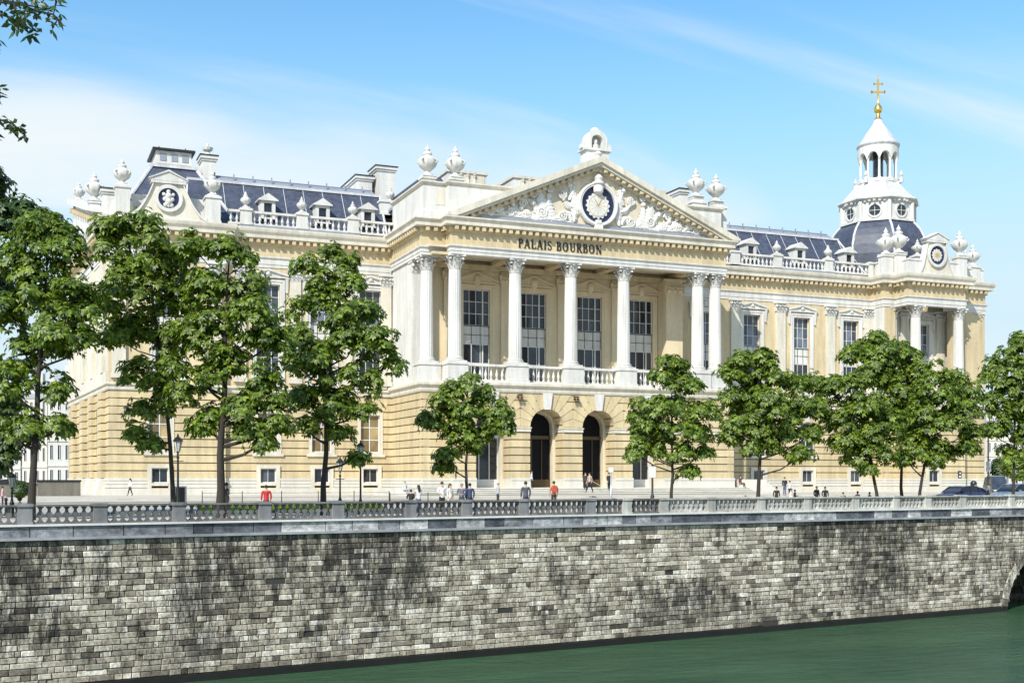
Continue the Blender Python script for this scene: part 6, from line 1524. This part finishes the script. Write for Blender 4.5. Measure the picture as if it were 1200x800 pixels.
# ---------------------------------------------------------------- sky, sun, camera
sc = bpy.context.scene
SAZ, SEL = 48.0, 42.0                     # sun: degrees left of the facade normal, elevation
sx, sy = -math.sin(R(SAZ)), -math.cos(R(SAZ))
w = bpy.data.worlds.new('World'); sc.world = w; w.use_nodes = True; nt = w.node_tree; nt.nodes.clear()
out = nt.nodes.new('ShaderNodeOutputWorld'); bg = nt.nodes.new('ShaderNodeBackground'); nt.links.new(bg.outputs[0], out.inputs[0])
sky = nt.nodes.new('ShaderNodeTexSky'); sky.sky_type = 'NISHITA'; sky.sun_disc = False; sky.sun_elevation = R(SEL); sky.sun_rotation = math.atan2(sx, sy)
sky.air_density = 1.0; sky.dust_density = 0.5; sky.ozone_density = 0.6
tc = nt.nodes.new('ShaderNodeTexCoord'); sp = nt.nodes.new('ShaderNodeSeparateXYZ'); nt.links.new(tc.outputs['Generated'], sp.inputs[0])
def mth(op, a, b):
    n = nt.nodes.new('ShaderNodeMath'); n.operation = op
    for i, q in enumerate((a, b)):
        if isinstance(q, (int, float)): n.inputs[i].default_value = q
        else: nt.links.new(q, n.inputs[i])
    return n.outputs[0]
zc_ = mth('ADD', mth('MAXIMUM', sp.outputs[2], 0.0), 0.09)
cb = nt.nodes.new('ShaderNodeCombineXYZ'); nt.links.new(mth('DIVIDE', sp.outputs[0], zc_), cb.inputs[0]); nt.links.new(mth('DIVIDE', sp.outputs[1], zc_), cb.inputs[1])
mp = nt.nodes.new('ShaderNodeMapping'); mp.inputs['Scale'].default_value = (.30, .95, 1); mp.inputs['Rotation'].default_value = (0, 0, R(12)); mp.inputs['Location'].default_value = (2.9, 1.0, 0); nt.links.new(cb.outputs[0], mp.inputs[0])
nz = nt.nodes.new('ShaderNodeTexNoise'); nz.inputs['Scale'].default_value = .8; nz.inputs['Detail'].default_value = 9; nz.inputs['Roughness'].default_value = .52; nz.inputs['Distortion'].default_value = .9; nt.links.new(mp.outputs[0], nz.inputs['Vector'])
mr = nt.nodes.new('ShaderNodeMapRange'); mr.interpolation_type = 'SMOOTHSTEP'; mr.inputs[1].default_value = .49; mr.inputs[2].default_value = .68; nt.links.new(nz.outputs['Fac'], mr.inputs[0])
lo = nt.nodes.new('ShaderNodeMapRange'); lo.interpolation_type = 'SMOOTHSTEP'; lo.inputs[1].default_value = .30; lo.inputs[2].default_value = .05; lo.inputs[3].default_value = 0.0; lo.inputs[4].default_value = .55; nt.links.new(sp.outputs[2], lo.inputs[0])
fac = mth('MINIMUM', mth('ADD', mth('MULTIPLY', mr.outputs[0], .78), mth('MULTIPLY', lo.outputs[0], mth('ADD', mth('MULTIPLY', nz.outputs['Fac'], 1.2), .35))), .93)
mx = nt.nodes.new('ShaderNodeMix'); mx.data_type = 'RGBA'; nt.links.new(fac, mx.inputs[0]); tn = nt.nodes.new('ShaderNodeMix'); tn.data_type = 'RGBA'; tn.blend_type = 'MULTIPLY'; tn.inputs[0].default_value = 1; nt.links.new(sky.outputs[0], tn.inputs[6]); tn.inputs[7].default_value = (.64, 1.03, 1.15, 1); hz = nt.nodes.new('ShaderNodeMix'); hz.data_type = 'RGBA'; hr = nt.nodes.new('ShaderNodeMapRange'); hr.interpolation_type = 'SMOOTHSTEP'; hr.inputs[1].default_value = .40; hr.inputs[2].default_value = .12; hr.inputs[4].default_value = .96; nt.links.new(sp.outputs[2], hr.inputs[0]); nt.links.new(hr.outputs[0], hz.inputs[0]); nt.links.new(tn.outputs[2], hz.inputs[6]); hz.inputs[7].default_value = (2.7, 4.0, 4.75, 1); nt.links.new(hz.outputs[2], mx.inputs[6]); mx.inputs[7].default_value = (4.75, 4.9, 4.85, 1)
nt.links.new(mx.outputs[2], bg.inputs[0]); bg.inputs[1].default_value = 0.15
sl = bpy.data.lights.new('sun', 'SUN'); sl.energy = 4.4; sl.angle = R(.5); sl.color = (1.0, .95, .87)
so_ = bpy.data.objects.new('sun', sl); C.objects.link(so_)
d = Vector((sx*math.cos(R(SEL)), sy*math.cos(R(SEL)), math.sin(R(SEL)))); so_.rotation_euler = d.to_track_quat('Z', 'Y').to_euler()
cam = bpy.data.cameras.new('camera'); co = bpy.data.objects.new('camera', cam); C.objects.link(co); sc.camera = co
co.location = (0, 0, EYE); co.rotation_euler = (R(90), 0, R(-22.6)); cam.lens = 42.0; cam.sensor_width = 36; cam.shift_y = 0.135; cam.clip_end = 6000; cam.clip_start = .1
sc.view_settings.view_transform = 'Standard'; sc.view_settings.look = 'None'; sc.view_settings.exposure = 0.42; sc.view_settings.gamma = 1
try: sc.view_settings.use_curve_mapping = False
except Exception: pass
sc.cycles.max_bounces = 6; sc.cycles.transparent_max_bounces = 6
